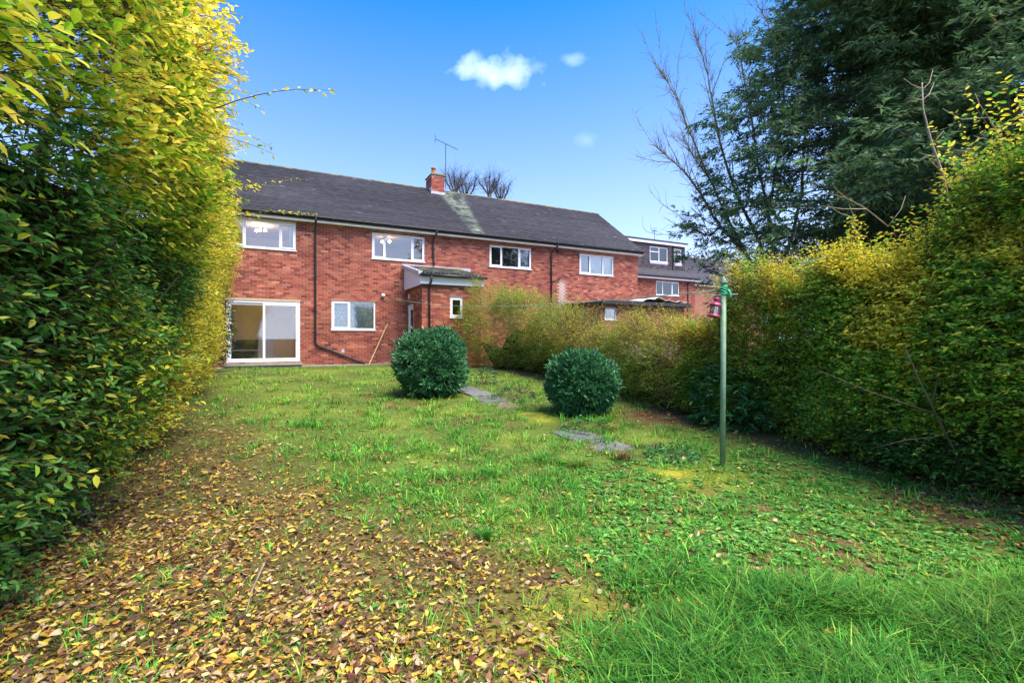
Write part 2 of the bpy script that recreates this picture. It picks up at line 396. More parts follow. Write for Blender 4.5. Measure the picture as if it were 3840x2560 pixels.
RHEDGE = [gp(*q) for q in ((2900, 1330), (2600, 1232), (2352, 1168), (2230, 1128), (2000, 1068), (1780, 1006), (1620, 968), (1480, 922), (1330, 880), (1190, 853), (1085, 841))]
LHEDGE = [(-1.9, .2), (-2.65, 1.8), (-3.28, 3.29), (-3.82, 4.34), (-5.3, 6.7), (-7.58, 10.97), (-9.35, 14.5)]
def zones(x, y):
    """how much of each ground cover grows or lies at a point"""
    x = np.asarray(x, float); y = np.asarray(y, float); sh = x.shape; x = x.ravel(); y = y.ravel()
    n1 = noise2(x, y, 1.1, 21); n2 = noise2(x, y, 2.7, 22); n3 = noise2(x, y, 6.5, 23)
    dl = seg_dist(x, y, LITTER) + .35 * n1 + .22 * n2
    litter = sstep(-.55, .55, dl)
    drh = seg_dist(x, y, RHEDGE)                       # + = towards the garden side
    inhedge = np.maximum(sstep(.0, -.35, drh), sstep(.0, .35, seg_dist(x, y, LHEDGE)))
    bare = litter * (.75 + .25 * n2) * (1 - .45 * sstep(4.5, 8, y))
    bare = np.maximum(bare, blob(x + .15 * n2, y, .35, 2.75, .42) * sstep(-.5, .3, n2 + .2))
    bare = np.maximum(bare, blob(x + .15 * n2, y + .1 * n3, 2.32, 3.28, .34)); bare = np.maximum(bare, .9 * blob(x + .1 * n3, y, 1.62, 3.05, .24))
    bare = np.maximum(bare, blob(x, y, .55, 2.45, .3) * .8); bare = np.maximum(bare, .75 * sstep(.30, .62, n2 + .35 * n3) * (1 - sstep(9, 13, y)))
    bare = np.maximum(bare, sstep(.75, .1, drh + .2 * n1) * .9); bare = np.maximum(bare, inhedge)
    bare = np.maximum(bare, blob(x, y, 2.55, 7.9, .75)); bare = np.maximum(bare, blob(x + .2 * n2, y, 3.75, 3.85, .55) * .9)
    bare = np.maximum(bare, .6 * blob(x, y, -4.5, 13.0, 1.6) * sstep(0, .4, n2))
    moss = np.maximum.reduce([blob(x + .2 * n3, y + .1 * n2, 1.95, 4.95, .38, .9) * .9, blob(x + .25 * n3, y, .45, 7.75, .35, .9) * .8, blob(x + .2 * n1, y, .45, 2.1, .55, .9) * .7,
                              sstep(.25, .6, n1) * .16 * (1 - litter), sstep(.35, .7, n2) * .3 * litter]) * (.45 + .55 * sstep(-.35, .35, n3))
    plant = sstep(.05, .5, x - .25 + .25 * n1) * sstep(2.65, 3.1, y + .25 * n2) * sstep(6.1, 5.2, y + .4 * n1) * (1 - .7 * bare) * (1 - .7 * moss)
    plant = np.maximum(plant, .5 * sstep(.5, .1, np.abs(drh - .6)) * sstep(10, 7, y) * (1 - bare))
    long_ = sstep(.3, .8, x + .3 * n2) * sstep(3.05, 2.65, y + .35 * n1) * (1 - .6 * bare) * (.30 + .70 * sstep(-.35, .2, n2 + .3 * n3))
    green = (1 - litter * (1 - .35 * sstep(4.5, 8, y))) * (1 - .85 * bare) * (1 - .65 * moss)
    r = dict(litter=litter, bare=bare, moss=moss, plant=plant, long=long_, green=green, drh=drh, n1=n1, n2=n2, n3=n3, inhedge=inhedge)
    return {k: v.reshape(sh) for k, v in r.items()}
def axis(a, b, step, far):
    c = list(np.arange(a, b, step)); lo = []; v = a; s = step
    while v > -far: s *= 1.35; v -= s; lo.append(v)
    hi = []; v = c[-1]; s = step
    while v < far: s *= 1.35; v += s; hi.append(v)
    return np.array(lo[::-1] + c + hi)
gx = axis(-6.0, 5.5, .065, 900); gy = axis(.8, 13.0, .065, 900)
GX, GY = np.meshgrid(gx, gy, indexing='ij')
zn = zones(GX, GY)
GZ = ground(GX, GY) + .012 * noise2(GX, GY, 14, 31).reshape(GX.shape) * (np.hypot(GX, GY) < 14) + .02 * zn['moss'] * (np.hypot(GX, GY) < 14)
base = np.stack([np.full(GX.shape, v) for v in (.085, .125, .026)], -1)            # short turf
base = base * (1 + .35 * zn['n1'][..., None]) * np.array([1.1, 1, .9])
soil = np.stack([np.full(GX.shape, v) for v in (.115, .068, .030)], -1) * (1 + .3 * zn['n3'][..., None])
mossc = np.stack([np.full(GX.shape, v) for v in (.30, .29, .02)], -1) * (1 + .25 * zn['n3'][..., None])
gc = base * (1 - zn['bare'][..., None]) + soil * zn['bare'][..., None]
gc = gc * (1 - .85 * zn['moss'][..., None]) + mossc * .85 * zn['moss'][..., None]
gc = gc * (1 + .22 * noise2(GX, GY, 9, 33).reshape(GX.shape)[..., None])
gc = gc.clip(.004, 1)
nx, ny = len(gx), len(gy); I = np.arange(nx * ny).reshape(nx, ny)
quads = np.stack([I[:-1, :-1], I[1:, :-1], I[1:, 1:], I[:-1, 1:]], -1).reshape(-1, 4)
mat_attr('soil_turf', rough=.95, var=.4, scale=35, bump=.9, bscale=55, spec=.1)
gobj = link('ground', np_mesh('ground', np.stack([GX, GY, GZ], -1).reshape(-1, 3), quads, gc.reshape(-1, 3), smooth=True), 'soil_turf')
tag(gobj, kind='structure')

# ------------------------------------------------------------------ brick house block
RZ = math.atan2(HD[1], HD[0])
def house_world(t, dep, z): return Vector((HP[0] + HD[0] * t + HN[0] * dep, HP[1] + HD[1] * t + HN[1] * dep, z))
BR = [(.40, .125, .075), (.35, .10, .068), (.45, .16, .10), (.27, .075, .055), (.50, .22, .14), (.18, .055, .05), (.39, .145, .10)]
BRW = [5, 5, 4, 3.0, 1.4, 1.0, 2.5]
def clip_intervals(a, b, cuts):
    out = [(a, b)]
    for c0, c1 in cuts:
        nxt = []
        for p, q in out:
            if c1 <= p or c0 >= q: nxt.append((p, q)); continue
            if c0 > p: nxt.append((p, c0))
            if c1 < q: nxt.append((c1, q))
        out = nxt
    return out
def brick_list(t0, t1, z0, z1, holes, hseed=0):
    """every brick of a stretcher-bond wall: (t0, t1, z0, z1)"""
    res = []; nrow = int(round((z1 - z0) / .075))
    for r in range(nrow):
        za = z0 + r * .075 + .005; zb = za + .065
        cuts = [(h[0], h[1]) for h in holes if h[2] < zb - .02 and h[3] > za + .02]
        x = t0 - (.1125 if r % 2 else 0)
        while x < t1:
            for p, q in clip_intervals(max(x + .005, t0), min(x + .220, t1), cuts):
                if q - p > .03: res.append((p, q, za, zb))
            x += .225
    return res
def brick_color(t, z, n):
    p = np.stack([t * .55, z * 1.1, np.full_like(t, 3.3)], 1); k = noise3(p, 51)
    c = pick(BR, BRW, n); lo = sstep(2.4, .8, z)[:, None]
    k2 = noise3(np.stack([t * 1.9, z * .35, np.full_like(t, 7.7)], 1), 53); c = c * (1 + .18 * k[:, None] + .10 * k2[:, None]) * np.array([[.84, .80, .80]]); c = c * (1 - lo * .12) + lo * .12 * np.array([[.30, .07, .06]])
    wash = ((1 - sstep(.10, .26, np.abs(t - 13.2))) * sstep(2.6, 3.0, z) * (1 - sstep(3.95, 4.2, z)) * .75)[:, None]      # lime run below the waste pipe
    c = c * (1 - wash) + np.array([[.60, .50, .45]]) * wash
    return c.clip(.02, .7)
BOXF = np.array([[0, 1, 5, 4], [2, 6, 7, 3], [0, 4, 6, 2], [1, 3, 7, 5], [4, 5, 7, 6], [0, 2, 3, 1]])
def boxes_mesh(name, X0, X1, Y0, Y1, Z0, Z1, C, drop_back=True):
    n = len(X0); V = np.zeros((n, 8, 3)); k = 0
    for z in (Z0, Z1):
        for y in (Y0, Y1):
            for x in (X0, X1): V[:, k, 0] = x; V[:, k, 1] = y; V[:, k, 2] = z; k += 1
    f = BOXF if not drop_back else BOXF[[0, 2, 3, 4, 5]]
    Fs = (f[None] + (np.arange(n) * 8)[:, None, None]).reshape(-1, 4)
    return np_mesh(name, V.reshape(-1, 3), Fs, np.repeat(C, 8, 0))
def wall_sheet(mb, t0, t1, z0, z1, y, holes):
    ts = sorted({t0, t1, *[h[0] for h in holes], *[h[1] for h in holes]}); zs = sorted({z0, z1, *[h[2] for h in holes], *[h[3] for h in holes]})
    ts = [t for t in ts if t0 <= t <= t1]; zs = [z for z in zs if z0 <= z <= z1]
    for a, b in zip(ts[:-1], ts[1:]):
        for c, d in zip(zs[:-1], zs[1:]):
            m, k = (a + b) / 2, (c + d) / 2
            if any(h[0] < m < h[1] and h[2] < k < h[3] for h in holes): continue
            mb.add([(a, y, c), (b, y, c), (b, y, d), (a, y, d)], [(0, 1, 2, 3)])
def reveals(mb, holes, y0, dep):
    for a, b, c, d in holes:
        mb.add([(a, y0, c), (a, y0, d), (a, y0 + dep, d), (a, y0 + dep, c)], [(0, 1, 2, 3)])
        mb.add([(b, y0, c), (b, y0 + dep, c), (b, y0 + dep, d), (b, y0, d)], [(0, 1, 2, 3)])
        mb.add([(a, y0, d), (b, y0, d), (b, y0 + dep, d), (a, y0 + dep, d)], [(0, 1, 2, 3)])
        mb.add([(a, y0, c), (a, y0 + dep, c), (b, y0 + dep, c), (b, y0, c)], [(0, 1, 2, 3)])
def brick_wall(parent, t0, t1, z0, z1, y, holes, parts=0, pz=None):
    """mortar sheet with every brick set proud of it"""
    mb = MB(); wall_sheet(mb, t0, t1, z0, z1, y, holes); reveals(mb, holes, y, .10)
    w = mb.build('wall', 'mortar', parent)
    bl = np.array(brick_list(t0, t1, z0, z1, holes)); n = len(bl)
    C = brick_color((bl[:, 0] + bl[:, 1]) / 2, bl[:, 2], n); fr = y - .006 - rng.uniform(0, .004, n)
    keep = np.ones(n, bool)
    if parts:
        full = np.nonzero((bl[:, 1] - bl[:, 0] > .21) & (bl[:, 0] > pz[0]) & (bl[:, 1] < pz[1]) & (bl[:, 2] > pz[2]) & (bl[:, 3] < pz[3]))[0][:parts]
        pal = C[full[::max(1, len(full) // 12)]][:12]
        metas = [boxes_mesh('brick', *[np.array([v]) for v in (-.1075, .1075, -.012, .01, -.0325, .0325)], pal[q:q + 1]) for q in range(len(pal))]
        for m in metas: m.materials.append(MATS['brick'])
        for i in full:
            q = int(np.argmin(((pal - C[i]) ** 2).sum(1))); o = bpy.data.objects.new('brick', metas[q]); col.objects.link(o); o.parent = w
            o.location = ((bl[i, 0] + bl[i, 1]) / 2, fr[i] + .012, (bl[i, 2] + bl[i, 3]) / 2)
        keep[full] = False
    b = bl[keep]
    if len(b):
        o = link('brickwork', boxes_mesh('brickwork', b[:, 0], b[:, 1], fr[keep], np.full(len(b), y + .01), b[:, 2], b[:, 3], C[keep]), 'brick', w)
        o['kind'] = 'stuff'
    return w
def frame_bars(mb, a, b, c, d, w, y0, y1):
    mb.box(a, b, y0, y1, c, c + w); mb.box(a, b, y0, y1, d - w, d); mb.box(a, a + w, y0, y1, c + w, d - w); mb.box(b - w, b, y0, y1, c + w, d - w)
def window(parent, a, b, c, d, mull, opens, y=0.0, sill=True, glass='glass', transoms=()):
    """frame, mullions, opening casements, panes and sill"""
    mb = MB(); frame_bars(mb, a, b, c, d, .055, y + .02, y + .085)
    for m in mull: mb.box(m - .028, m + .028, y + .022, y + .083, c + .055, d - .055)
    w = mb.build('window', 'upvc', parent, bevel=.004)
    xs = [a + .055] + [v for m in mull for v in (m - .028, m + .028)] + [b - .055]
    for k in range(len(mull) + 1):
        p, q = xs[2 * k], xs[2 * k + 1]; zc, zd = c + .055, d - .055
        tr = [t[1] for t in transoms if t[0] == k]
        spans = [(zc, zd)] if not tr else [(zc, tr[0] - .025), (tr[0] + .025, zd)]
        if tr: MB().box(p, q, y + .024, y + .08, tr[0] - .025, tr[0] + .025).build('transom', 'upvc', w)
        for zi, (za, zb) in enumerate(spans):
            pp, qq = p, q
            if k in opens and (not tr or zi == 1):
                cm = MB(); frame_bars(cm, p - .012, q + .012, za - .012, zb + .012, .05, y + .006, y + .018); cm.build('casement', 'upvc', w, bevel=.003)
            mb = MB(); mb.box(pp, qq, y + .05, y + .056, za, zb); mb.build('pane', glass, w)
    if sill: MB().box(a - .03, b + .03, y - .045, y + .03, c - .035, c - .002).build('sill', 'upvc', w, bevel=.004)
    return w
def room(parent, a, b, c, d, dep, wm, y0=.11):
    mb = MB(); V = [(a, y0, c), (b, y0, c), (b, dep, c), (a, dep, c), (a, y0, d), (b, y0, d), (b, dep, d), (a, dep, d)]
    mb.add(V, [(3, 2, 6, 7), (0, 3, 7, 4), (1, 5, 6, 2), (4, 7, 6, 5)])
    r = mb.build('room', wm, parent)
    MB().add([(a, y0, c), (b, y0, c), (b, dep, c), (a, dep, c)], [(0, 1, 2, 3)]).build('room_floor', 'carpet', r); return r

EAVE, RIDGE_Z, RIDGE_Y, T0, T1, BASE = 5.62, 8.56, 3.45, -.45, 17.70, .40
house = empty('brick_house', (HP[0], HP[1], 0), RZ, 'long two storey red brick house block with dark tiled roof and one chimney', 'house')
W1, W2, W3, W4 = (.05, 2.10, 4.58, 5.53), (4.71, 6.74, 4.52, 5.50), (9.56, 11.59, 4.55, 5.47), (14.17, 16.17, 4.53, 5.47)
WK, DR, WG = (3.28, 4.83, 1.82, 2.88), (0.0, 2.23, .68, 2.87), (12.77, 14.26, 1.75, 2.79)
SD = (6.02, 8.20, .5, 3.4)       # opening behind the porch is closed by the porch itself
holes = [W1, W2, W3, W4, WK, DR, WG]
wall = brick_wall(house, T0, T1, BASE, EAVE, 0.0, holes, 300, (2.1, 5.2, 2.95, 4.55))
mb = MB(); D2 = RIDGE_Y * 2
mb.add([(T0, 0, BASE), (T0, D2, BASE), (T0, D2, EAVE), (T0, RIDGE_Y, RIDGE_Z - .1), (T0, 0, EAVE)], [(0, 4, 3, 2, 1)])
mb.add([(T1, 0, BASE), (T1, D2, BASE), (T1, D2, EAVE), (T1, RIDGE_Y, RIDGE_Z - .1), (T1, 0, EAVE)], [(0, 1, 2, 3, 4)])
mb.add([(T0, D2, BASE), (T1, D2, BASE), (T1, D2, EAVE), (T0, D2, EAVE)], [(0, 1, 2, 3)])
mb.build('end_wall', 'brick_far', house)
MB().box(T0 - .03, 6.0, -.09, .0, .36, .55).build('plinth', 'concrete', house, bevel=.008)
MB().box(-.05, 2.30, -.14, -.02, .57, .655).build('door_step', 'concrete', house, bevel=.008)
MB().box(T0, T1, -.005, .02, 5.53, 5.615).build('wall_plate', 'old_white', house)
for r_, m_ in ((( -.3, 2.72, 3.3, 5.56, 3.4), 'room_sky_lilac'), ((4.2, 7.1, 3.3, 5.56, 3.2), 'room_tan'), ((9.1, 12.0, 3.3, 5.56, 3.2), 'room_sky_lilac'),
               ((13.7, 16.6, 3.3, 5.56, 3.2), 'room_sky_lilac'), ((2.95, 5.5, .66, 3.05, 3.0), 'room_grey'), ((-.3, 2.85, .66, 3.05, 4.2), 'room_beige'), ((12.3, 14.8, .66, 3.05, 3.0), 'room_tan')):
    room(house, *r_, m_)
w1 = window(house, *W1, [.535, 1.60], [0, 2]); w2 = window(house, *W2, [5.19, 6.235], [0, 2])
w3 = window(house, *W3, [10.14, 10.98], [0, 2]); w4 = window(house, *W4, [14.79, 15.55], [0])
wk = window(house, *WK, [3.90], [0]); wg = window(house, *WG, [13.27, 13.77], [0, 2])
for (a, b, c, d) in (W3, W4):
    MB().box(a - .03, b + .03, -.02, .0, d + .004, d + .05).build('window_head', 'terracotta', house)
# sliding patio door: outer frame, one fixed leaf behind, one sliding leaf in front
mb = MB(); frame_bars(mb, DR[0], DR[1], DR[2], DR[3] - .10, .06, .01, .10)
pd = mb.build('patio_door', 'upvc', house, bevel=.004)
MB().box(DR[0] - .01, DR[1] + .01, -.004, .09, DR[3] - .095, DR[3] - .005).build('lintel_board', 'timber', pd, bevel=.004)
for k, (a, b, yo) in enumerate(((.06, 1.14, .05), (1.07, 2.17, .012))):
    mb = MB(); frame_bars(mb, a, b, .742, 2.708, .075, yo, yo + .035); lf = mb.build('sliding_leaf', 'upvc', pd, bevel=.004)
    MB().box(a + .075, b - .075, yo + .014, yo + .020, .817, 2.633).build('pane', 'glass', lf)
MB().box(2.115, 2.14, -.012, .012, 1.45, 1.72).build('door_handle', 'upvc', pd, bevel=.004)
# roof
eave_y = -.30; eave_z = 5.80; sl = Vector((0, RIDGE_Y - eave_y, RIDGE_Z - eave_z)); SLEN = sl.length; su = sl / SLEN; sn = Vector((0, -su.z, su.y))
mb = MB(); ra, rb = T0 - .12, T1 + .14
mb.add([(ra, eave_y, eave_z - .04), (rb, eave_y, eave_z - .04), (rb, RIDGE_Y, RIDGE_Z - .04), (ra, RIDGE_Y, RIDGE_Z - .04),
        (ra, D2 + .3, eave_z - .04), (rb, D2 + .3, eave_z - .04), (ra, eave_y, eave_z - .12), (rb, eave_y, eave_z - .12), (rb, RIDGE_Y, RIDGE_Z - .14), (ra, RIDGE_Y, RIDGE_Z - .14), (ra, D2 + .3, eave_z - .12), (rb, D2 + .3, eave_z - .12)],
       [(0, 1, 2, 3), (3, 2, 5, 4), (7, 6, 9, 8), (8, 9, 10, 11), (1, 0, 6, 7), (0, 3, 9, 6), (3, 4, 10, 9), (2, 1, 7, 8), (5, 2, 8, 11), (4, 5, 11, 10)])
roof = mb.build('roof', 'roof_deck', house)
def tile_color(t, s, n):
    """s = 0 at the eaves, 1 at the ridge"""
    c = pick([(.066, .062, .075), (.082, .075, .088), (.052, .050, .062), (.092, .080, .084), (.062, .066, .060)], [5, 4, 3, 1.5, 1.5], n)
    c = (c.mean(0) * .72 + c * .28) * .74
    k = noise3(np.stack([t * .5, s * 2.2, np.full_like(t, 1.7)], 1), 61); c = c * (1 + .3 * k[:, None])
    cr = np.random.default_rng(9).normal(0, .09, 64); c = c * (1 + cr[(np.clip(s, 0, .999) * 46 + .01).astype(int)])[:, None]      # each course weathered a little differently
    cen = 8.95; wid = .30 + .5 * s ** 1.5
    m = (1 - sstep(wid * .6, wid * 1.15, np.abs(t - cen))) * (.55 + .45 * s) * sstep(-.55, .25, noise3(np.stack([t * 3.2, s * 14, np.full_like(t, .4)], 1), 62) + .25)
    lich = np.where((rng.random(n) < .34)[:, None], np.array([[.10, .13, .05]]), np.array([[.26, .29, .24]]))
    c = c * (1 - .8 * m[:, None]) + lich * .8 * m[:, None]
    c = np.where((rng.random(n) < .004)[:, None], c * 2.2, c); return c.clip(.01, .6)
NC = 46; gauge = SLEN / NC; tw = .168; ncol = int((rb - ra) / tw) + 1
tt, ss = np.meshgrid(np.arange(ncol), np.arange(NC), indexing='ij'); tt = tt.ravel(); ss = ss.ravel()
tx0 = ra + tt * tw - (ss % 2) * tw / 2; tx1 = tx0 + tw - .004; tx0 = tx0.clip(ra, rb); tx1 = tx1.clip(ra, rb); ok = tx1 - tx0 > .03
tt, ss, tx0, tx1 = tt[ok], ss[ok], tx0[ok], tx1[ok]; n = len(tt)
def tile_verts(x0, x1, s0, lift):
    """a plain tile lying over the course below: tail raised, head tucked in"""
    m = len(x0); V = np.zeros((m, 8, 3)); k = 0
    for (a, h) in ((0.0, .008), (gauge * 1.25, -.012)):
        for hh in (h, h + .022):
            for x in (x0, x1):
                y = eave_y + su.y * (s0 + a) + sn.y * (hh + lift); z = eave_z + su.z * (s0 + a) + sn.z * (hh + lift)
                V[:, k, 0] = x; V[:, k, 1] = y; V[:, k, 2] = z; k += 1
    return V
TF = np.array([[0, 1, 3, 2], [2, 3, 7, 6], [0, 2, 6, 4], [1, 5, 7, 3]])
tC = tile_color((tx0 + tx1) / 2, ss / NC, n); lift = rng.uniform(0, .006, n) + .004 * noise3(np.stack([tx0 * .8, ss * .3, tx0 * 0], 1), 63)
tV = tile_verts(tx0, tx1, ss * gauge, lift)
sel = np.nonzero((ss < 7) & (tx0 > .4) & (tx1 < 7.8) & (tx1 - tx0 > .16))[0][:300]; keep = np.ones(n, bool); keep[sel] = False
tm = []
pal = tC[sel[::max(1, len(sel) // 10)]][:10]
for q in range(len(pal)):
    V = tile_verts(np.array([-.082]), np.array([.082]), np.array([0.0]), np.array([0.0])) - np.array([0, eave_y, eave_z])
    tm.append(np_mesh('tile', V.reshape(-1, 3), TF, np.repeat(pal[q:q + 1], 8, 0))); tm[-1].materials.append(MATS['roof_tile'])
for i in sel:
    o = bpy.data.objects.new('tile', tm[int(np.argmin(((pal - tC[i]) ** 2).sum(1)))]); col.objects.link(o); o.parent = roof
    o.location = ((tx0[i] + tx1[i]) / 2, eave_y + su.y * ss[i] * gauge + sn.y * lift[i], eave_z + su.z * ss[i] * gauge + sn.z * lift[i])
m = int(keep.sum()); o = link('tiling', np_mesh('tiling', tV[keep].reshape(-1, 3), (TF[None] + (np.arange(m) * 8)[:, None, None]).reshape(-1, 4), np.repeat(tC[keep], 8, 0)), 'roof_tile', roof); o['kind'] = 'stuff'
# ridge tiles with a line of yellow lichen
x = ra
rm = []
for q in range(4):
    mb = MB(); c = [(.15, .13, .05), (.10, .10, .06), (.19, .16, .05), (.08, .085, .07)][q]
    mb.tube([(0, 0, 0), (.445, 0, 0)], .085, 10, c); rm.append(mb.mesh('ridge_tile', True)); rm[-1].materials.append(MATS['roof_tile'])
while x < rb - .2:
    if not 7.9 < x + .22 < 8.65:
        o = bpy.data.objects.new('ridge_tile', rm[random.randrange(4)]); col.objects.link(o); o.parent = roof
        o.location = (x, RIDGE_Y, RIDGE_Z - .035 + random.uniform(-.006, .006)); o.rotation_euler = (0, random.uniform(-.008, .008), 0)
    x += .45
# verge at the right-hand gable, fascia, soffit, gutter
mb = MB(); v0 = Vector((rb + .002, eave_y, eave_z - .15)); v1 = Vector((rb + .002, RIDGE_Y, RIDGE_Z - .15)); up = Vector((0, 0, .14)); th = Vector((.025, 0, 0))
mb.add([v0, v1, v1 + up, v0 + up, v0 + th, v1 + th, v1 + up + th, v0 + up + th], [(0, 1, 2, 3), (7, 6, 5, 4), (3, 2, 6, 7), (0, 4, 5, 1), (0, 3, 7, 4), (1, 5, 6, 2)])
mb.build('barge_board', 'old_white', house)
MB().box(T0 - .1, T1 + .12, -.262, -.238, 5.60, 5.755).build('fascia', 'old_white', house)
MB().box(T0 - .1, T1 + .12, -.236, -.007, 5.616, 5.632).build('soffit', 'old_white', house)
mb = MB()
N_ = 9
prof = [(-.055 * math.cos(math.pi * k / N_), -.055 * math.sin(math.pi * k / N_)) for k in range(N_ + 1)]
gx0, gx1 = T0 - .12, T1 + .16
V = [(x, -.325 + p, 5.79 + q) for x in (gx0, gx1) for p, q in prof] + [(x, -.325 + p * .9, 5.79 + q * .9) for x in (gx0, gx1) for p, q in prof]
n1_ = N_ + 1; Fs = []
for k in range(N_):
    Fs.append((k, k + 1, n1_ + k + 1, n1_ + k)); Fs.append((2 * n1_ + k, 3 * n1_ + k, 3 * n1_ + k + 1, 2 * n1_ + k + 1))
Fs += [(0, n1_, 3 * n1_, 2 * n1_), (N_, 2 * n1_ + N_, 3 * n1_ + N_, n1_ + N_)]
mb.add(V, Fs); gut = mb.build('gutter', 'black_plastic', house, smooth=True)
for t in np.arange(T0 + .6, T1, 1.05): MB().box(t - .02, t + .02, -.39, -.262, 5.725, 5.785).build('gutter_bracket', 'black_plastic', gut)
# chimney
ch = MB(); chx0, chx1, chy0, chy1, chz0, chz1 = 7.96, 8.58, 3.0, 3.9, 7.7, 9.12
ch.box(chx0, chx1, chy0, chy1, chz0, chz1); chim = ch.build('chimney', 'mortar', roof)
rows = []
for r in range(int((chz1 - chz0) / .075)):
    za = chz0 + r * .075 + .005; o_ = .1 if r % 2 else 0
    for face in range(2):
        a, b = ((chx0, chx1) if face == 0 else (chy0, chy1)); x = a - o_
        while x < b:
            p, q = max(x + .005, a + .004), min(x + .2, b - .004)
            if q - p > .03: rows.append((face, p, q, za))
            x += .205
rows = np.array(rows); n = len(rows); C = pick([(.36, .10, .06), (.28, .07, .05), (.22, .06, .05), (.40, .15, .09)], [4, 3, 2, 1], n)
f0 = rows[:, 0] == 0
for nm, m in (('brickwork', f0), ('brickwork', ~f0)):
    r_ = rows[m]
    if nm and m is not None:
        if r_[0, 0] == 0: me = boxes_mesh('brickwork', r_[:, 1], r_[:, 2], np.full(len(r_), chy0 - .008), np.full(len(r_), chy0 + .01), r_[:, 3], r_[:, 3] + .065, C[m])
        else: me = boxes_mesh('brickwork', np.full(len(r_), chx0 - .008), np.full(len(r_), chx0 + .01), r_[:, 1], r_[:, 2], r_[:, 3], r_[:, 3] + .065, C[m], False)
        o = link('brickwork', me, 'brick', chim); o['kind'] = 'stuff'
mb = MB(); mb.box(chx0 - .05, chx1 + .05, chy0 - .05, chy1 + .05, 9.12, 9.17, (.2, .15, .05)); mb.box(chx0 - .015, chx1 + .015, chy0 - .015, chy1 + .015, 9.17, 9.21, (.2, .17, .07)); mb.build('chimney_cap', 'roof_tile', chim, bevel=.01)
MB().lathe([(.11, 0), (.12, .03), (.10, .06), (.098, .30), (.115, .31), (.115, .35), (.08, .35)], 14, Matrix.Translation((8.14, 3.3, 9.20))).build('chimney_pot', 'terracotta', chim, smooth=True)
mb = MB(); zf = RIDGE_Z + (chy0 - RIDGE_Y) * su.z / su.y
mb.box(chx0 - .03, chx1 + .03, chy0 - .02, chy0 - .002, zf - .05, zf + .13); mb.box(chx0 - .02, chx0 - .0085, chy0, RIDGE_Y, zf + .05, zf + .32)
mb.build('flashing', 'lead', chim)
# downpipes
def pipe(pts, r=.034, parent=house, clips=()):
    p = MB().tube(pts, r, 10).build('downpipe', 'black_plastic', parent, smooth=True)
    for q in clips: MB().tube([(q[0], q[1] , q[2] - .03), (q[0], q[1], q[2] + .03)], r + .010, 10).build('pipe_collar', 'black_plastic', p)
    return p
pipe([(2.73, -.325, 5.75), (2.73, -.325, 5.66), (2.73, -.08, 5.42), (2.73, -.06, 5.35), (2.73, -.06, 1.40), (2.75, -.06, 1.30), (2.82, -.06, 1.24), (4.30, -.06, .62), (4.42, -.07, .55)], .036, house, [(2.73, -.06, 4.1), (2.73, -.06, 2.6), (2.73, -.06, 1.5)])
pipe([(7.14, -.325, 5.75), (7.14, -.325, 5.66), (7.07, -.08, 5.42), (7.07, -.06, 5.30), (7.10, -.06, 4.52), (7.12, -.10, 4.42)], .034, house, [(7.08, -.06, 5.0)])
pipe([(12.77, -.325, 5.75), (12.77, -.325, 5.62), (12.60, -.07, 5.38), (12.60, -.06, 5.30), (12.60, -.06, .8)], .034, house, [(12.6, -.06, 4.4), (12.6, -.06, 3.0)])
MB().tube([(12.61, -.06, 4.02), (12.80, -.06, 4.15), (13.04, -.05, 4.19), (13.06, .0, 4.19)], .022, 8).build('waste_pipe', 'black_plastic', house, smooth=True)
MB().tube([(12.94, -.10, 5.42), (12.94, -.02, 5.45)], .05, 10).build('security_light', 'black_plastic', house, smooth=True)
mb = MB(); mb.lathe([(.055, 0), (.055, .03), (.07, .05), (.075, .09), (.05, .12), (.02, .13)], 14, Matrix.Translation((5.11, 0, 3.13)) @ Matrix.Rotation(math.pi / 2, 4, 'X')); mb.build('round_vent', 'white_panel', house, smooth=True)
MB().box(5.62, 5.83, -.018, -.004, 2.93, 3.07).build('air_brick', 'terracotta', house)
MB().box(3.62, 3.72, -.016, -.004, .98, 1.1).build('vent_plate', 'lead', house)
# porch extension with lean-to roof
PX0, PX1, PD, PT = 6.02, 8.25, 2.15, 3.36
pw_h = [(7.05, 7.53, 2.26, 2.98)]
def sub_wall(parent, w, t0, t1, z0, z1, hl, M, nm='wall'):
    """brick wall standing in another plane of the house: M carries its own frame"""
    mb = MB(); wall_sheet(mb, t0, t1, z0, z1, 0, hl); reveals(mb, hl, 0, .1); o = mb.build(nm, 'mortar', parent); o.matrix_local = M
    bl = np.array(brick_list(t0, t1, z0, z1, hl)); n = len(bl)
    C = pick([(.33, .09, .055), (.40, .13, .07), (.26, .07, .045), (.46, .20, .11), (.20, .06, .045)], [5, 4, 3, 1.5, 1.5], n)
    b = link('brickwork', boxes_mesh('brickwork', bl[:, 0], bl[:, 1], -.006 - rng.uniform(0, .004, n), np.full(n, .01), bl[:, 2], bl[:, 3], C), 'brick', o); b['kind'] = 'stuff'
    return o
sub_wall(house, 'front', PX0, PX1, BASE, PT + .02, pw_h, Matrix.Translation((0, -PD, 0)))
SDH = [(PD - 1.02, PD - .27, .6, 2.77)]
Mside = Matrix.Translation((PX0, -PD, 0)) @ Matrix.Rotation(-math.pi / 2, 4, 'Z') @ Matrix.Scale(-1, 4, (1, 0, 0))
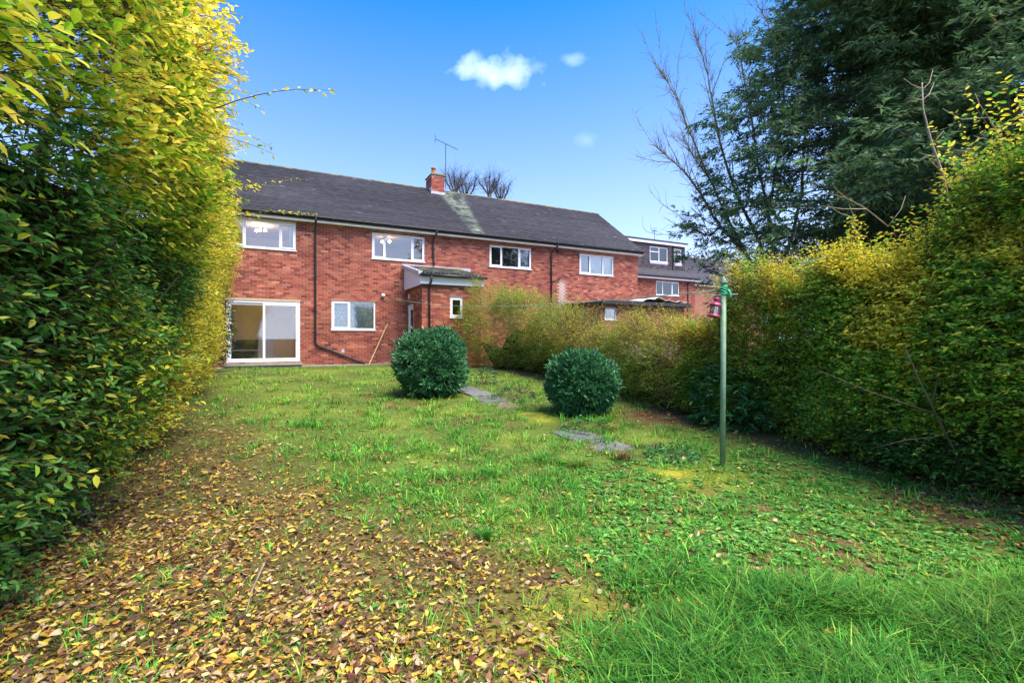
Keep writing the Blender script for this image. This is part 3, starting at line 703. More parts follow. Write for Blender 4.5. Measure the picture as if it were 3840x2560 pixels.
# side wall: x runs from the front corner back to the house, facing the lawn
Mside = Matrix(((0, 1, 0, PX0), (1, 0, 0, -PD), (0, 0, 1, 0), (0, 0, 0, 1)))
sub_wall(house, 'side', .0, PD, BASE, PT + .02, SDH, Mside)
MB().add([(PX1, -PD, BASE), (PX1, 0, BASE), (PX1, 0, 4.2), (PX1, -PD, PT)], [(0, 1, 2, 3)]).build('porch_end_wall', 'brick_far', house)
window(house, *pw_h[0], [], [0], y=-PD, glass='glass_dark')
room(house, PX0 + .12, PX1 - .1, .62, 3.3, -.15, 'room_grey', y0=-PD + .11)
MB().box(7.0, 7.58, -PD - .006, -PD + .04, 2.985, 3.06).build('lintel', 'concrete', house)
mb = MB()
da, db = SDH[0][0] - PD, SDH[0][1] - PD   # depths of the side door
mb.box(PX0 + .01, PX0 + .08, da, da + .07, .6, 2.77); mb.box(PX0 + .01, PX0 + .08, db - .07, db, .6, 2.77); mb.box(PX0 + .01, PX0 + .08, da + .07, db - .07, 2.70, 2.77)
sdr = mb.build('side_door', 'upvc', house, bevel=.004)
mb = MB(); Mq = Mside
mb.box(PX0 + .03, PX0 + .07, da + .07, da + .17, .6, 2.70); mb.box(PX0 + .03, PX0 + .07, db - .17, db - .07, .6, 2.70); mb.box(PX0 + .03, PX0 + .07, da + .17, db - .17, 2.58, 2.70); mb.box(PX0 + .03, PX0 + .07, da + .17, db - .17, .6, 1.4)
mb.build('door_leaf', 'upvc', sdr, bevel=.003)
MB().box(PX0 + .045, PX0 + .052, da + .17, db - .17, 1.4, 2.58).build('pane', 'glass', sdr)
MB().box(PX0 - .006, PX0 + .05, da - .08, db + .22, 2.775, 2.86).build('lintel', 'concrete', house)
MB().box(PX0 - .035, PX0 - .004, -.5, -.40, 3.02, 3.18).build('alarm_box', 'upvc', house, bevel=.005)
# porch roof boards and cladding
RX0, RX1, RD, RT, RB = 5.86, 8.36, 2.36, 4.30, 3.76
pz = lambda y: RT + (RB - RT) * (-y) / RD
def plank_tri(a, b):
    """one horizontal cladding board of the side gable, cut to the roof slope"""
    ya, yb = -RD * (RT - .06 - a) / (RT - RB), -RD * (RT - .06 - b) / (RT - RB)
    ya = max(ya, -PD - .1); yb = max(yb, -PD - .1)
    ya = min(-.004, ya); yb = min(-.004, yb)
    ka = ya if a > RB - .06 else -PD - .1; kb = yb if b > RB - .06 else -PD - .1
    return [(RX0 + .06, 0, a), (RX0 + .06, ka, a), (RX0 + .06, kb, b), (RX0 + .06, 0, b)]
for k in range(6):
    a = 3.36 + k * .15; b = min(a + .146, RT - .07)
    if a > RT - .08: break
    V = plank_tri(a, b); V = [(x, y if y < 0 else -.002, z) for x, y, z in V]; V2 = [(x + .018, y, z) for x, y, z in V]
    MB().add(V + V2, [(0, 1, 2, 3), (7, 6, 5, 4), (0, 4, 5, 1), (1, 5, 6, 2), (2, 6, 7, 3), (3, 7, 4, 0)]).build('cladding_board', 'upvc', house)
for k in range(2):
    MB().box(RX0 + .06, RX1 - .05, -PD - .118, -PD - .1, 3.40 + k * .15, 3.546 + k * .15).build('cladding_board', 'upvc', house, bevel=.004)
MB().box(RX0 + .07, RX1 - .06, -PD - .1, -PD + .0, 3.355, 3.398).build('soffit_board', 'felt', house)
MB().add([(RX0 + .02, 0, RT - .05), (RX1, 0, RT - .05), (RX1, -RD, RB - .05), (RX0 + .02, -RD, RB - .05), (RX0 + .02, 0, RT - .09), (RX1, 0, RT - .09), (RX1, -RD, RB - .09), (RX0 + .02, -RD, RB - .09)],
         [(3, 2, 1, 0), (4, 5, 6, 7), (0, 1, 5, 4), (1, 2, 6, 5), (2, 3, 7, 6), (3, 0, 4, 7)]).build('porch_roof', 'roof_deck', house)
proof = [o for o in house.children if o.name.startswith('porch_roof')][0]
pang = math.atan2(RT - RB, RD); plen = math.hypot(RD, RT - RB)
ptm = []
for q in range(4):   # double-roll concrete tiles, mossy on the rolls
    mb = MB(); c = [(.050, .052, .044), (.070, .068, .050), (.032, .032, .032), (.12, .115, .045)][q]; tw2 = .30; prof = []
    for k in range(13):
        u = k / 12; prof.append((u * tw2, .062 * max(0, math.sin(u * 4 * math.pi)) ** .8))
    V = [(a, y, h + e) for (y, e) in ((0, .030), (.42, 0.0)) for a, h in prof]; V += [(a, 0, h - .004) for a, h in prof]
    Fs = [(k, k + 1, 14 + k, 13 + k) for k in range(12)] + [(26 + k, 27 + k, k + 1, k) for k in range(12)]
    mb.add(V, Fs, c); ptm.append(mb.mesh('pantile', True)); ptm[-1].materials.append(MATS['roof_tile'])
for r in range(7):
    for k in range(8):
        o = bpy.data.objects.new('pantile', ptm[random.choice((0, 0, 1, 2, 3))]); col.objects.link(o); o.parent = proof
        s0 = r * plen / 7 * .985
        o.location = (RX0 + .10 + k * .283, -RD - .03 + math.cos(pang) * s0, RB - .035 + math.sin(pang) * s0 + random.uniform(0, .006))
        o.rotation_euler = (pang, 0, random.uniform(-.006, .006)); o.scale = (.953, 1, 1.15)
for k in range(7):   # grey dry-verge caps stepping down the near edge
    y1 = -k * RD / 7; y0 = y1 - RD / 7 + .012
    V = [(RX0 + a, y, pz(y) + h + (.025 if y == y0 else 0)) for y in (y0, y1) for a, h in ((-.02, -.10), (-.02, .045), (.12, .045), (.12, .0))]
    MB().add(V, [(0, 1, 5, 4), (1, 2, 6, 5), (2, 3, 7, 6), (0, 3, 2, 1), (4, 5, 6, 7), (0, 4, 7, 3)]).build('verge_cap', 'lead', proof, bevel=.006)
MB().tube([(RX0 + .05, -RD - .05, RB - .06), (RX1 + .02, -RD - .05, RB - .06)], .05, 10).build('porch_gutter', 'black_plastic', house, smooth=True)
pipe([(6.28, -RD - .05, RB - .08), (6.28, -RD - .04, 3.5), (6.27, -PD - .06, 3.32), (6.27, -PD - .05, 3.2), (6.27, -PD - .05, .5)], .036, house, [(6.27, -PD - .05, 2.86)])
MB().box(5.84, 8.7, -.03, -.003, 4.26, 4.38).build('wall_flashing', 'lead', house)

# things inside the rooms that show through the glass
def hw(t, y, z): return tuple(house_world(t, y, z))
for (t, y, z, n_, lab) in ((.98, .9, 5.50, 3, 'lit three globe ceiling lamp inside the upper left window'), (5.40, .8, 5.48, 2, 'lit two globe ceiling lamp inside the upper window above the porch'), (1.5, 1.6, 2.98, 3, 'lit ceiling lamp inside the ground floor room behind the patio door')):
    e = empty('ceiling_lamp', hw(t, y, z), RZ, lab, 'lamp')
    MB().tube([(0, 0, .06), (0, 0, -.03)], .05, 12).build('ceiling_rose', 'white_panel', e)
    for k in range(n_):
        a = 2.1 * k + .4; p = (.16 * math.cos(a), .16 * math.sin(a), -.10 - .03 * k)
        MB().tube([(0, 0, -.02), (p[0] * .6, p[1] * .6, -.03), (p[0], p[1], p[2] + .05)], .008, 6).build('arm', 'dark_metal', e)
        MB().lathe([(.012, .05), (.035, .035), (.048, 0), (.035, -.035), (.006, -.05)], 12, Matrix.Translation(p)).build('bulb', 'bulb', e, smooth=True)
def curtain(t0, t1, z0, z1, y, lab, m='curtain', amp=.03, wl_=.11):
    n = int((t1 - t0) / .02) + 2; V = []; 
    for z in (z0, z1):
        for k in range(n):
            t = t0 + (t1 - t0) * k / (n - 1); V.append((t - t0, amp * math.sin(2 * math.pi * t / wl_), z - z0))
    o = MB().add(V, [(k, k + 1, n + k + 1, n + k) for k in range(n - 1)]).build('curtain', m, None, smooth=True)
    s = o.modifiers.new('t', 'SOLIDIFY'); s.thickness = .004
    o.location = hw(t0, y, z0); o.rotation_euler = (0, 0, RZ); tag(o, lab, 'curtain'); return o
curtain(.12, .30, 4.6, 5.5, .2, 'pale curtain at the left edge of the upper left window')
curtain(1.88, 2.05, 4.6, 5.5, .2, 'pale curtain at the right edge of the upper left window')
curtain(11.08, 11.5, 4.6, 5.45, .2, 'white striped curtain in the right light of the third upper window')
curtain(14.8, 15.6, 4.58, 5.45, .25, 'pale blind curtain across the middle of the rightmost upper window', amp=.015)
curtain(15.65, 16.1, 4.58, 5.45, .2, 'gathered white curtain at the right side of the rightmost upper window')
# net curtain with a scattered leaf motif
m = bpy.data.materials.new('net'); N, L = nodes_of(m)
o_ = N.new('ShaderNodeOutputMaterial'); df = N.new('ShaderNodeBsdfDiffuse'); df.inputs[0].default_value = (.85, .87, .88, 1); tr = N.new('ShaderNodeBsdfTransparent'); ms = N.new('ShaderNodeMixShader')
tc = N.new('ShaderNodeTexCoord'); vo = N.new('ShaderNodeTexVoronoi'); vo.inputs['Scale'].default_value = 13; L.new(tc.outputs['Object'], vo.inputs['Vector'])
rr = N.new('ShaderNodeMapRange'); rr.inputs[1].default_value = .28; rr.inputs[2].default_value = .42; rr.inputs[3].default_value = .95; rr.inputs[4].default_value = .6; L.new(vo.outputs[0], rr.inputs[0])
L.new(rr.outputs[0], ms.inputs[0]); L.new(tr.outputs[0], ms.inputs[1]); L.new(df.outputs[0], ms.inputs[2]); L.new(ms.outputs[0], o_.inputs[0]); MATS['net'] = m
curtain(3.34, 4.78, 1.84, 2.84, .17, 'white patterned net curtain in the ground floor kitchen window', 'net', .012, .16)
curtain(12.82, 13.25, 1.8, 2.75, .17, 'white net curtain in the low window behind the hedge', 'curtain', .012, .16)
e = empty('sofa', hw(.62, 2.2, .66), RZ, 'dark blue sofa inside the patio door on the left', 'sofa')
MB().box(-.62, .45, -.4, .4, .08, .36).build('seat', 'navy_fabric', e, bevel=.03); MB().box(-.62, .45, .3, .5, .36, .78).build('backrest', 'navy_fabric', e, bevel=.04)
MB().box(-.63, .46, -.42, -.40, .37, .43).build('piping', 'white_panel', e); MB().box(-.62, .45, -.38, .4, 0, .08).build('base', 'dark_metal', e)
e = empty('cabinet', hw(1.22, 1.6, .66), RZ, 'plain white low cabinet beside the sofa inside the patio door', 'cabinet')
MB().box(-.33, .2, -.2, .25, .0, .9).build('carcass', 'white_panel', e, bevel=.01); MB().box(-.32, .19, -.218, -.2, .06, .88).build('door', 'white_panel', e, bevel=.006)
e = empty('wardrobe', hw(2.35, 2.3, .66), RZ, 'tall brown wardrobe at the right inside the patio door', 'wardrobe')
MB().box(-.25, .45, -.3, .3, 0, 1.75).build('carcass', 'timber', e, bevel=.01); MB().box(-.24, .44, -.322, -.3, .08, 1.7).build('door', 'room_tan', e, bevel=.006)

# ------------------------------------------------------------------ neighbouring houses
def simple_house(name, t0, t1, back, label, dormer=False):
    """a further house of the same estate, its front set back from the first one"""
    e = empty(name, tuple(house_world(0, back, 0)), RZ, label, 'house')
    hl = [(25.0, 27.16, 4.51, 5.48)] if dormer else []
    mb = MB(); wall_sheet(mb, t0, t1, .2, 5.62, 0, hl); reveals(mb, hl, 0, .1)
    for t, s in ((t0, 0), (t1, 1)):
        V = [(t, 0, .2), (t, D2, .2), (t, D2, EAVE), (t, RIDGE_Y, RIDGE_Z - .1), (t, 0, EAVE)]; mb.add(V, [(0, 1, 2, 3, 4)])
    mb.add([(t0, D2, .2), (t1, D2, .2), (t1, D2, EAVE), (t0, D2, EAVE)], [(0, 1, 2, 3)])
    w = mb.build('wall', 'mortar' if dormer else 'brick_far', e)
    if dormer:
        bl = np.array(brick_list(22.6, t1, 2.9, 5.62, hl)); n = len(bl); C = brick_color((bl[:, 0] + bl[:, 1]) / 2, bl[:, 2], n) * .85
        o = link('brickwork', boxes_mesh('brickwork', bl[:, 0], bl[:, 1], np.full(n, -.008), np.full(n, .01), bl[:, 2], bl[:, 3], C), 'brick', w); o['kind'] = 'stuff'
    a, b = t0 - .1, t1 + .16
    mb = MB(); mb.add([(a, eave_y, eave_z), (b, eave_y, eave_z), (b, RIDGE_Y, RIDGE_Z), (a, RIDGE_Y, RIDGE_Z), (a, D2 + .3, eave_z), (b, D2 + .3, eave_z)], [(0, 1, 2, 3), (3, 2, 5, 4)])
    mb.add([(a, eave_y, eave_z - .1), (b, eave_y, eave_z - .1), (b, RIDGE_Y, RIDGE_Z - .1), (a, RIDGE_Y, RIDGE_Z - .1)], [(0, 1, 2, 3)])
    mb.add([(b, eave_y, eave_z - .1), (b, eave_y, eave_z), (b, RIDGE_Y, RIDGE_Z), (b, RIDGE_Y, RIDGE_Z - .1)], [(0, 1, 2, 3)])
    r = mb.build('roof', 'roof_deck', e)
    s0 = np.repeat(np.arange(NC), 1) * gauge; C = tile_color(np.full(NC, 30.0), np.arange(NC) / NC, NC) * 1.25
    V = tile_verts(np.full(NC, a), np.full(NC, b), s0, np.full(NC, .004))
    o = link('tiling', np_mesh('tiling', V.reshape(-1, 3), (TF[None] + (np.arange(NC) * 8)[:, None, None]).reshape(-1, 4), np.repeat(C, 8, 0)), 'roof_tile', r); o['kind'] = 'stuff'
    MB().tube([(a, RIDGE_Y, RIDGE_Z - .02), (b, RIDGE_Y, RIDGE_Z - .02)], .08, 8, (.12, .10, .05)).build('ridge', 'roof_tile', r, smooth=True)
    MB().box(a, b, -.262, -.238, 5.60, 5.77).build('fascia', 'upvc', e); MB().box(a, b, -.236, -.004, 5.605, 5.625).build('soffit', 'upvc', e)
    MB().tube([(a, -.33, 5.79), (b, -.33, 5.79)], .05, 8).build('gutter', 'black_plastic', e)
    return e
h2 = simple_house('neighbour_house', 19.5, 28.75, 6.3, 'red brick house with large dark tile hung dormer behind the hedge', True)
window(h2, 25.0, 27.16, 4.51, 5.48, [25.62, 26.5], [2]); room(h2, 24.5, 28.4, 3.3, 5.56, 3.2, 'room_grey')
# dormer: hung tiles on a box with a flat felt roof
dy = .55; dx0, dx1, dz0, dz1 = 19.8, 28.32, 6.30, 8.20
dh = [(24.95, 26.63, 6.92, 7.98), (27.29, 27.99, 6.93, 7.99)]
mb = MB(); wall_sheet(mb, dx0, dx1, dz0, dz1, dy, dh); reveals(mb, dh, dy, .1)
mb.add([(dx1, dy, dz0), (dx1, 4.0, dz0), (dx1, 4.0, dz1), (dx1, dy, dz1)], [(0, 1, 2, 3)]); mb.add([(dx0, dy, dz0), (dx0, 4.0, dz0), (dx0, 4.0, dz1), (dx0, dy, dz1)], [(0, 1, 2, 3)])
dorm = mb.build('dormer', 'slate_hung', h2)
nr = int((dz1 - dz0) / .115); rows = []
for r in range(nr):
    z = dz0 + r * .115
    for p, q in clip_intervals(21.5, dx1, [(h[0] - .02, h[1] + .02) for h in dh if h[2] - .13 < z + .06 and h[3] > z + .03]): 
        x = p
        while x < q - .01: rows.append((x, min(x + .262, q), z)); x += .265
rows = np.array(rows); n = len(rows); C = pick([(.075, .058, .066), (.055, .045, .055), (.095, .078, .08)], [3, 3, 1], n)
o = link('hung_tiles', boxes_mesh('hung_tiles', rows[:, 0], rows[:, 1], np.full(n, dy - .022), np.full(n, dy + .003), rows[:, 2] + .004, rows[:, 2] + .113, C), 'roof_tile', dorm); o['kind'] = 'stuff'
MB().box(dx0 - .1, dx1 + .2, dy - .16, 4.2, 8.36, 8.44).build('flat_roof', 'felt', dorm); MB().box(dx0 - .1, dx1 + .05, dy - .12, dy - .09, 8.17, 8.358).build('fascia', 'upvc', dorm)
MB().box(dx0 - .1, dx1 + .04, dy - .088, dy - .024, 8.172, 8.198).build('soffit', 'upvc', dorm)
window(dorm, *dh[0], [25.82], [], y=dy, transoms=[(0, 7.62)]); window(dorm, *dh[1], [], [], y=dy, transoms=[(0, 7.62)])
for a, b in ((24.95, 26.63), (27.29, 27.99)): MB().box(a, b, dy - .035, dy - .004, 6.76, 6.88).build('lead_apron', 'lead', dorm)
room(h2, 24.4, 28.2, 6.4, 8.15, 3.4, 'room_grey', y0=dy + .11)
MB().tube([(27.08, dy - .1, 8.2), (27.08, dy - .05, 8.0), (27.08, dy - .06, 6.28)], .035, 8).build('downpipe', 'black_plastic', h2)
MB().tube([(28.0, -.30, 5.75), (28.0, -.06, 5.4), (28.0, -.06, .5)], .035, 8).build('downpipe', 'black_plastic', h2)
MB().box(dx0, dx1 + .3, dy - .08, dy - .03, 6.22, 6.30).build('dormer_flashing', 'lead', h2)
h3 = simple_house('far_house', 30.0, 38.55, 8.1, 'far house showing only its grey pitched roof behind the dormer house')
# flat roofed brick outbuilding beyond the hedge, with a white sheet thrown over its roof
ob = empty('outbuilding', tuple(house_world(0, -3.0, 0)), RZ, 'low flat roofed brick outbuilding behind the hedge below the dormer house', 'outbuilding')
hl = [(13.3, 13.9, 2.26, 2.74)]
mb = MB(); wall_sheet(mb, 13.1, 17.7, .3, 2.84, 0, hl); reveals(mb, hl, 0, .1)
for t in (13.1, 17.7): MB().add([(t, 0, .3), (t, 2.6, .3), (t, 2.6, 2.84), (t, 0, 2.84)], [(0, 1, 2, 3)]).build('end_wall', 'brick_far', ob)
w = mb.build('wall', 'mortar', ob)
bl = np.array(brick_list(13.1, 17.7, 1.4, 2.84, hl)); n = len(bl)
o = link('brickwork', boxes_mesh('brickwork', bl[:, 0], bl[:, 1], np.full(n, -.008), np.full(n, .01), bl[:, 2], bl[:, 3], pick([(.38, .16, .09), (.32, .11, .07), (.42, .20, .12)], [1, 1, 1], n)), 'brick', w); o['kind'] = 'stuff'
MB().box(13.0, 17.9, -.25, 2.8, 2.86, 3.02).build('flat_roof', 'felt', ob); MB().box(13.0, 17.9, -.262, -.25, 2.88, 3.00).build('fascia', 'felt', ob)
window(ob, *hl[0], [], []); room(ob, 13.2, 15.0, .5, 2.8, 2.4, 'room_grey')
V = []; nn = 12
for i in range(nn + 1):
    for j in range(5): V.append((i * 2.6 / nn, j * .5, .02 + .10 * abs(math.sin(i * 1.1 + j * .7)) + .12 * math.exp(-((i - 4) / 2.2) ** 2)))
Fs = [(i * 5 + j, (i + 1) * 5 + j, (i + 1) * 5 + j + 1, i * 5 + j + 1) for i in range(nn) for j in range(4)]
o = MB().add(V, Fs).build('white_sheet', 'upvc', None); s = o.modifiers.new('t', 'SOLIDIFY'); s.thickness = .012
o.location = tuple(house_world(15.1, -3.2, 3.02)); o.rotation_euler = (0, 0, RZ); tag(o, 'crumpled white plastic sheet lying on the flat outbuilding roof', 'sheet')

# television aerials
def aerial(name, base, h, boomdir, L, n, label, tilt=.0):
    e = empty(name, base, 0, label, 'aerial')
    MB().tube([(0, 0, -.35), (0, 0, h)], .018, 6).build('mast', 'dark_metal', e)
    bd = Vector((boomdir[0], boomdir[1], tilt)).normalized(); sd = Vector((-bd.y, bd.x, 0)).normalized(); c = Vector((0, 0, h))
    b = MB().tube([c - bd * L * .45, c + bd * L * .55], .012, 6).build('boom', 'dark_metal', e)
    for k in range(n):
        p = c - bd * L * .42 + bd * L * .95 * k / (n - 1); MB().tube([p - sd * (.16 - .004 * k), p + sd * (.16 - .004 * k)], .005, 4).build('element', 'dark_metal', b)
    mb = MB(); p = c - bd * L * .42
    for z in (-.14, -.07, .07, .14): mb.tube([p + Vector((0, 0, z)) - sd * .18 - bd * .08 * abs(z) * 6, p + Vector((0, 0, z)) + sd * .18 - bd * .08 * abs(z) * 6], .007, 4)
    mb.build('reflector', 'dark_metal', e); return e
aerial('television_aerial', hw(8.64, 3.0, 8.92), 1.75, (.95, .1), 1.15, 9, 'thin television aerial on a tall mast strapped to the chimney', -.42)
MB().box(8.59, 8.66, 2.96, 3.04, 8.90, 8.98).build('aerial_bracket', 'dark_metal', chim)
aerial('television_aerial', tuple(house_world(26.0, 6.3 + 1.2, 8.75)), .55, (.3, .9), .5, 5, 'small television aerial on the flat dormer roof', 0)

# ------------------------------------------------------------------ hedges
def poly_sample(pts, s):
    pts = np.array(pts); seg = np.diff(pts, axis=0); ln = np.hypot(seg[:, 0], seg[:, 1]); cum = np.concatenate([[0], np.cumsum(ln)])
    k = np.clip(np.searchsorted(cum, s, side='right') - 1, 0, len(seg) - 1); f = (s - cum[k]) / ln[k]
    tang = seg / ln[:, None]
    ts = np.array([tang[np.clip(k - 1, 0, None)], tang[k], tang[np.clip(k + 1, None, len(seg) - 1)]]).mean(0); ts = norm(ts)
    return pts[k] + seg[k] * f[:, None], ts, cum[-1]
def poly_len(pts): return poly_sample(pts, np.array([0.0]))[2]
def hedge_surface(pts, s, v, H, bulge, side, depth, amp, seed, inset=0.0):
    """a point of the hedge's skin: v in 0..1 climbs the face, 1..1.4 goes back over the top"""
    B, T, _ = poly_sample(pts, s); out = np.stack([T[:, 1], -T[:, 0]], 1) * side; h = H(s)
    z = np.minimum(v, 1) * h; off = bulge(z, s) - np.maximum(v - 1, 0) / .4 * depth; zt = z - np.maximum(v - 1.0, 0) * .25
    p = np.stack([B[:, 0], B[:, 1], zt], 1)
    nz_ = amp * noise3(p * .85, seed) + amp * .55 * noise3(p * 2.1, seed + 1)
    up = sstep(.82, 1.1, v); nrm = np.stack([out[:, 0] * (1 - .8 * up), out[:, 1] * (1 - .8 * up), .12 + .9 * up], 1); nrm = norm(nrm)
    P = np.stack([B[:, 0] + out[:, 0] * off, B[:, 1] + out[:, 1] * off, zt], 1) + nrm * (nz_ - inset)[:, None]
    P[:, 2] += ground(P[:, 0], P[:, 1]); P[:, 2] = np.maximum(P[:, 2], ground(P[:, 0], P[:, 1]) + .02)
    return P, nrm, T, z
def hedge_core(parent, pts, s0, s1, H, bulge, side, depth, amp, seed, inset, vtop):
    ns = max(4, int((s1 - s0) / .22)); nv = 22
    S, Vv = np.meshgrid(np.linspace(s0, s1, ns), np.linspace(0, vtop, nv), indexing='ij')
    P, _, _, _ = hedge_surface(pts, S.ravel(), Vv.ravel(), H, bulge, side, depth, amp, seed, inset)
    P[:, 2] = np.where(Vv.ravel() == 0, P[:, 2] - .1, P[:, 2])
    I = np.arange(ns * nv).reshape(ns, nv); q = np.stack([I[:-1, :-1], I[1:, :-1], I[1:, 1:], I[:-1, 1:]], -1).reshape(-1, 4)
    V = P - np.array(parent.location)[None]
    return link('shade_core', np_mesh('shade_core', V, q, None, True), 'hedge_core', parent)  # opaque dark sheet standing in for the shaded depth behind the leaves
YEL = [(.86, .72, .06), (.76, .70, .06), (.88, .72, .13), (.60, .64, .05), (.80, .56, .06)]
LIME = [(.36, .50, .025), (.22, .40, .02), (.56, .60, .04), (.12, .28, .015), (.72, .64, .07)]
DKG = [(.07, .22, .035), (.11, .30, .04), (.045, .14, .03), (.18, .38, .075), (.55, .54, .07)]
GOLD = [(.80, .64, .05), (.68, .60, .05), (.48, .50, .04), (.80, .54, .05), (.46, .28, .06), (.24, .32, .04)]
BRN = [(.58, .42, .07), (.70, .62, .06), (.40, .30, .09), (.46, .52, .05), (.80, .70, .07), (.30, .36, .06)]
MIXG = [(.20, .46, .04), (.32, .56, .045), (.13, .32, .035), (.56, .60, .05), (.80, .68, .06), (.40, .54, .04)]
# --- left boundary: tall shrubs
LL = poly_len(LHEDGE)
def LH(s): return 5.1 + .75 * sstep(3, 9, s) + .35 * np.sin(s * 1.3) - .6 * sstep(13.5, 16, s)
def LB(z, s): return np.interp(z, [0, .5, 1.2, 2.2, 3.2, 4.6, 6.2], [.0, .14, .28, .50, .66, .60, .10]) * (1 - .12 * sstep(9, 13, s)) - .0 * s
def left_density(n, s0, s1): return rng.uniform(s0, s1, n)
lg = empty('dark_green_hedge', (-3.6, 3.4, 0), 0, 'dense dark green hedge at the lower left beside the camera', 'hedge')
ly = empty('yellow_green_shrub', (-4.4, 4.2, 0), 0, 'tall shrub with arching lime and yellow branches overhanging the upper left corner', 'shrub')
lp = empty('golden_privet_hedge', (-7.9, 10.4, 0), 0, 'tall bright yellow hedge running up the left boundary to the house', 'hedge')
ARG = (LHEDGE, LH, LB, 1.0, 1.3, .42, 71)
def lzone(s, z, P):
    """0 dark green, 1 lime and yellow overhead, 2 golden"""
    q = .45 * noise3(P * .8, 77) + .25 * noise3(P * 2, 78)
    far = s - (4.9 + .75 * np.clip(z, 0, 2.2)) + 1.1 * q
    hi = z - 2.35 + 1.0 * q
    return np.where(far > 0, 2, np.where(hi > 0, 1, 0))
NL = 21000
s_ = np.concatenate([rng.uniform(.8, 7.8, int(NL * .52)), rng.uniform(6.6, LL, int(NL * .48))]); v_ = rng.uniform(0.01, 1.22, len(s_))
P, nr_, T, z_ = hedge_surface(LHEDGE, s_, v_, LH, LB, 1.0, 1.3, .42, 71)
P = P - nr_ * np.where(rng.random(len(P)) < .25, rng.uniform(.1, .8, len(P)), np.abs(rng.normal(0, .13, len(P))))[:, None]
zo = lzone(s_, z_, P)
thin = (z_ > 2.9) & (s_ < 5.5) & (rng.random(len(P)) < .48); zo = np.where(thin, 9, zo)        # airy overhead
for zid, par, pal_, wts, leafL, mat in ((0, lg, DKG, [5, 4, 3, 3, 1.9], .066, 'leaf'), (1, ly, LIME, [4, 4, 4, 3, 3.2], .092, 'leaf'), (2, lp, YEL, [4, 5, 4, 3, 1], .060, 'leaf')):
    m = zo == zid; O = P[m]; Nn_ = nr_[m]; nn = len(O)
    Dr = Nn_ * .8 + T[m][:, [0, 1, 0]] * np.array([.15, .15, 0]) + np.stack([rng.normal(0, .45, nn), rng.normal(0, .45, nn), rng.normal(.35 if zid else .1, .35, nn)], 1)
    Ln = rng.uniform(.16, .40, nn) * (1.25 if zid == 1 else 1.0); k = {0: 10, 1: 7, 2: 11}[zid]
    LP, LD, LN, L_, W_, own = sprays(O, Dr, Ln, k, leafL, .50, .8, .3, .4, Nn_)
    C = pick(pal_, wts, len(LP))
    tw_ = noise3(O * 1.3, 79)[own]                       # whole twigs turn together
    if zid == 1:
        g = (tw_ + rng.normal(0, .25, len(tw_)) + .7 * sstep(2.0, 5.0, s_[m])[own] + .15 * (LP[:, 2] - 3)); yl = pick(YEL, [4, 5, 4, 3, 1], len(LP)); C = np.where((g > .38)[:, None], yl, C)
    if zid == 2:
        g = tw_ + rng.normal(0, .3, len(tw_)); C = np.where((g < -.55)[:, None], pick(LIME, [3, 3, 3, 2, 2], len(LP)), C)
    if zid == 0:
        g = tw_ + rng.normal(0, .35, len(tw_)); C = np.where((g > .75)[:, None], pick(LIME, [3, 3, 3, 2, 4], len(LP)), C)
    foliage(par, 'foliage', LP, LD, LN, L_, W_, C, mat, 'small' if zid == 2 else 'big', 300)
    E_ = O + norm(Dr) * Ln[:, None] - np.array([[0, 0, .22]]) * Ln[:, None]
    twig_mesh(par, 'twigs', O - norm(Dr) * .18, E_, np.full(nn, .0035), np.full(nn, .0012), 'bark', (.07, .045, .025))
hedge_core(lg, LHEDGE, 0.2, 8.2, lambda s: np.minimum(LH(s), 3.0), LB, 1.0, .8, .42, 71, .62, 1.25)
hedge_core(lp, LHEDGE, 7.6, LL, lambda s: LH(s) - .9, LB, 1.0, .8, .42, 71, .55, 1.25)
def stems(par, pts, n, s0, s1, zt, inset, r=.03, colr=(.10, .075, .045)):
    for k in range(n):
        s = np.array([s0 + (s1 - s0) * (k + .5) / n + random.uniform(-.2, .2)]); B, T_, _ = poly_sample(pts, s); o = np.array([T_[0, 1], -T_[0, 0]])
        b = B[0] - o * inset; p0 = Vector((b[0], b[1], G(b[0], b[1]) - .05)); lean = Vector((o[0] * .8 + random.uniform(-.4, .4), o[1] * .8 + random.uniform(-.4, .4), zt))
        pts_ = [p0 + Vector((lean.x * f ** 1.6, lean.y * f ** 1.6, lean.z * f)) + Vector((random.uniform(-.05, .05), random.uniform(-.05, .05), 0)) * (f > 0) for f in (0, .25, .5, .75, 1)]
        pts_ = [p - Vector(par.location) for p in pts_]
        MB().tube(pts_, [r, r * .85, r * .65, r * .45, r * .2], 6, colr).build('stem', 'bark', par, smooth=True)
stems(lg, LHEDGE, 5, 1.2, 5.5, 2.2, .35); stems(ly, LHEDGE, 6, 2.0, 7.0, 4.6, .5, .04); stems(lp, LHEDGE, 6, 7.5, 15.5, 4.6, .4, .035)
# long arching shoots that stand out of the crown against the sky
def shoots(par, starts, mat, pal_, wts, leafL, nleaf, colr=(.07, .05, .025), r=.006, droop=.25, part=0):
    LPs = []
    for (p, d, L) in starts:
        p = Vector(p); d = Vector(d).normalized(); pts_ = [p + d * (L * f) + Vector((0, 0, -droop * L * f * f)) for f in np.linspace(0, 1, 7)]
        MB().tube([q - Vector(par.location) for q in pts_], [r * (1 - .8 * f) for f in np.linspace(0, 1, 7)], 5, colr).build('branch', 'bark', par)
        if nleaf == 0: continue
        O = np.array([list(pts_[k]) for k in range(6)]); E_ = np.array([list(pts_[k + 1]) for k in range(6)])
        LPs.append(sprays(O, E_ - O, np.linalg.norm(E_ - O, axis=1), max(2, nleaf // 6), leafL, .5, .9, 0.0))
    if LPs:
        A = [np.concatenate([q[i] for q in LPs]) for i in range(5)]
        foliage(par, 'shoot_leaves', *A, pick(pal_, wts, len(A[0])), mat, 'big')
st = []
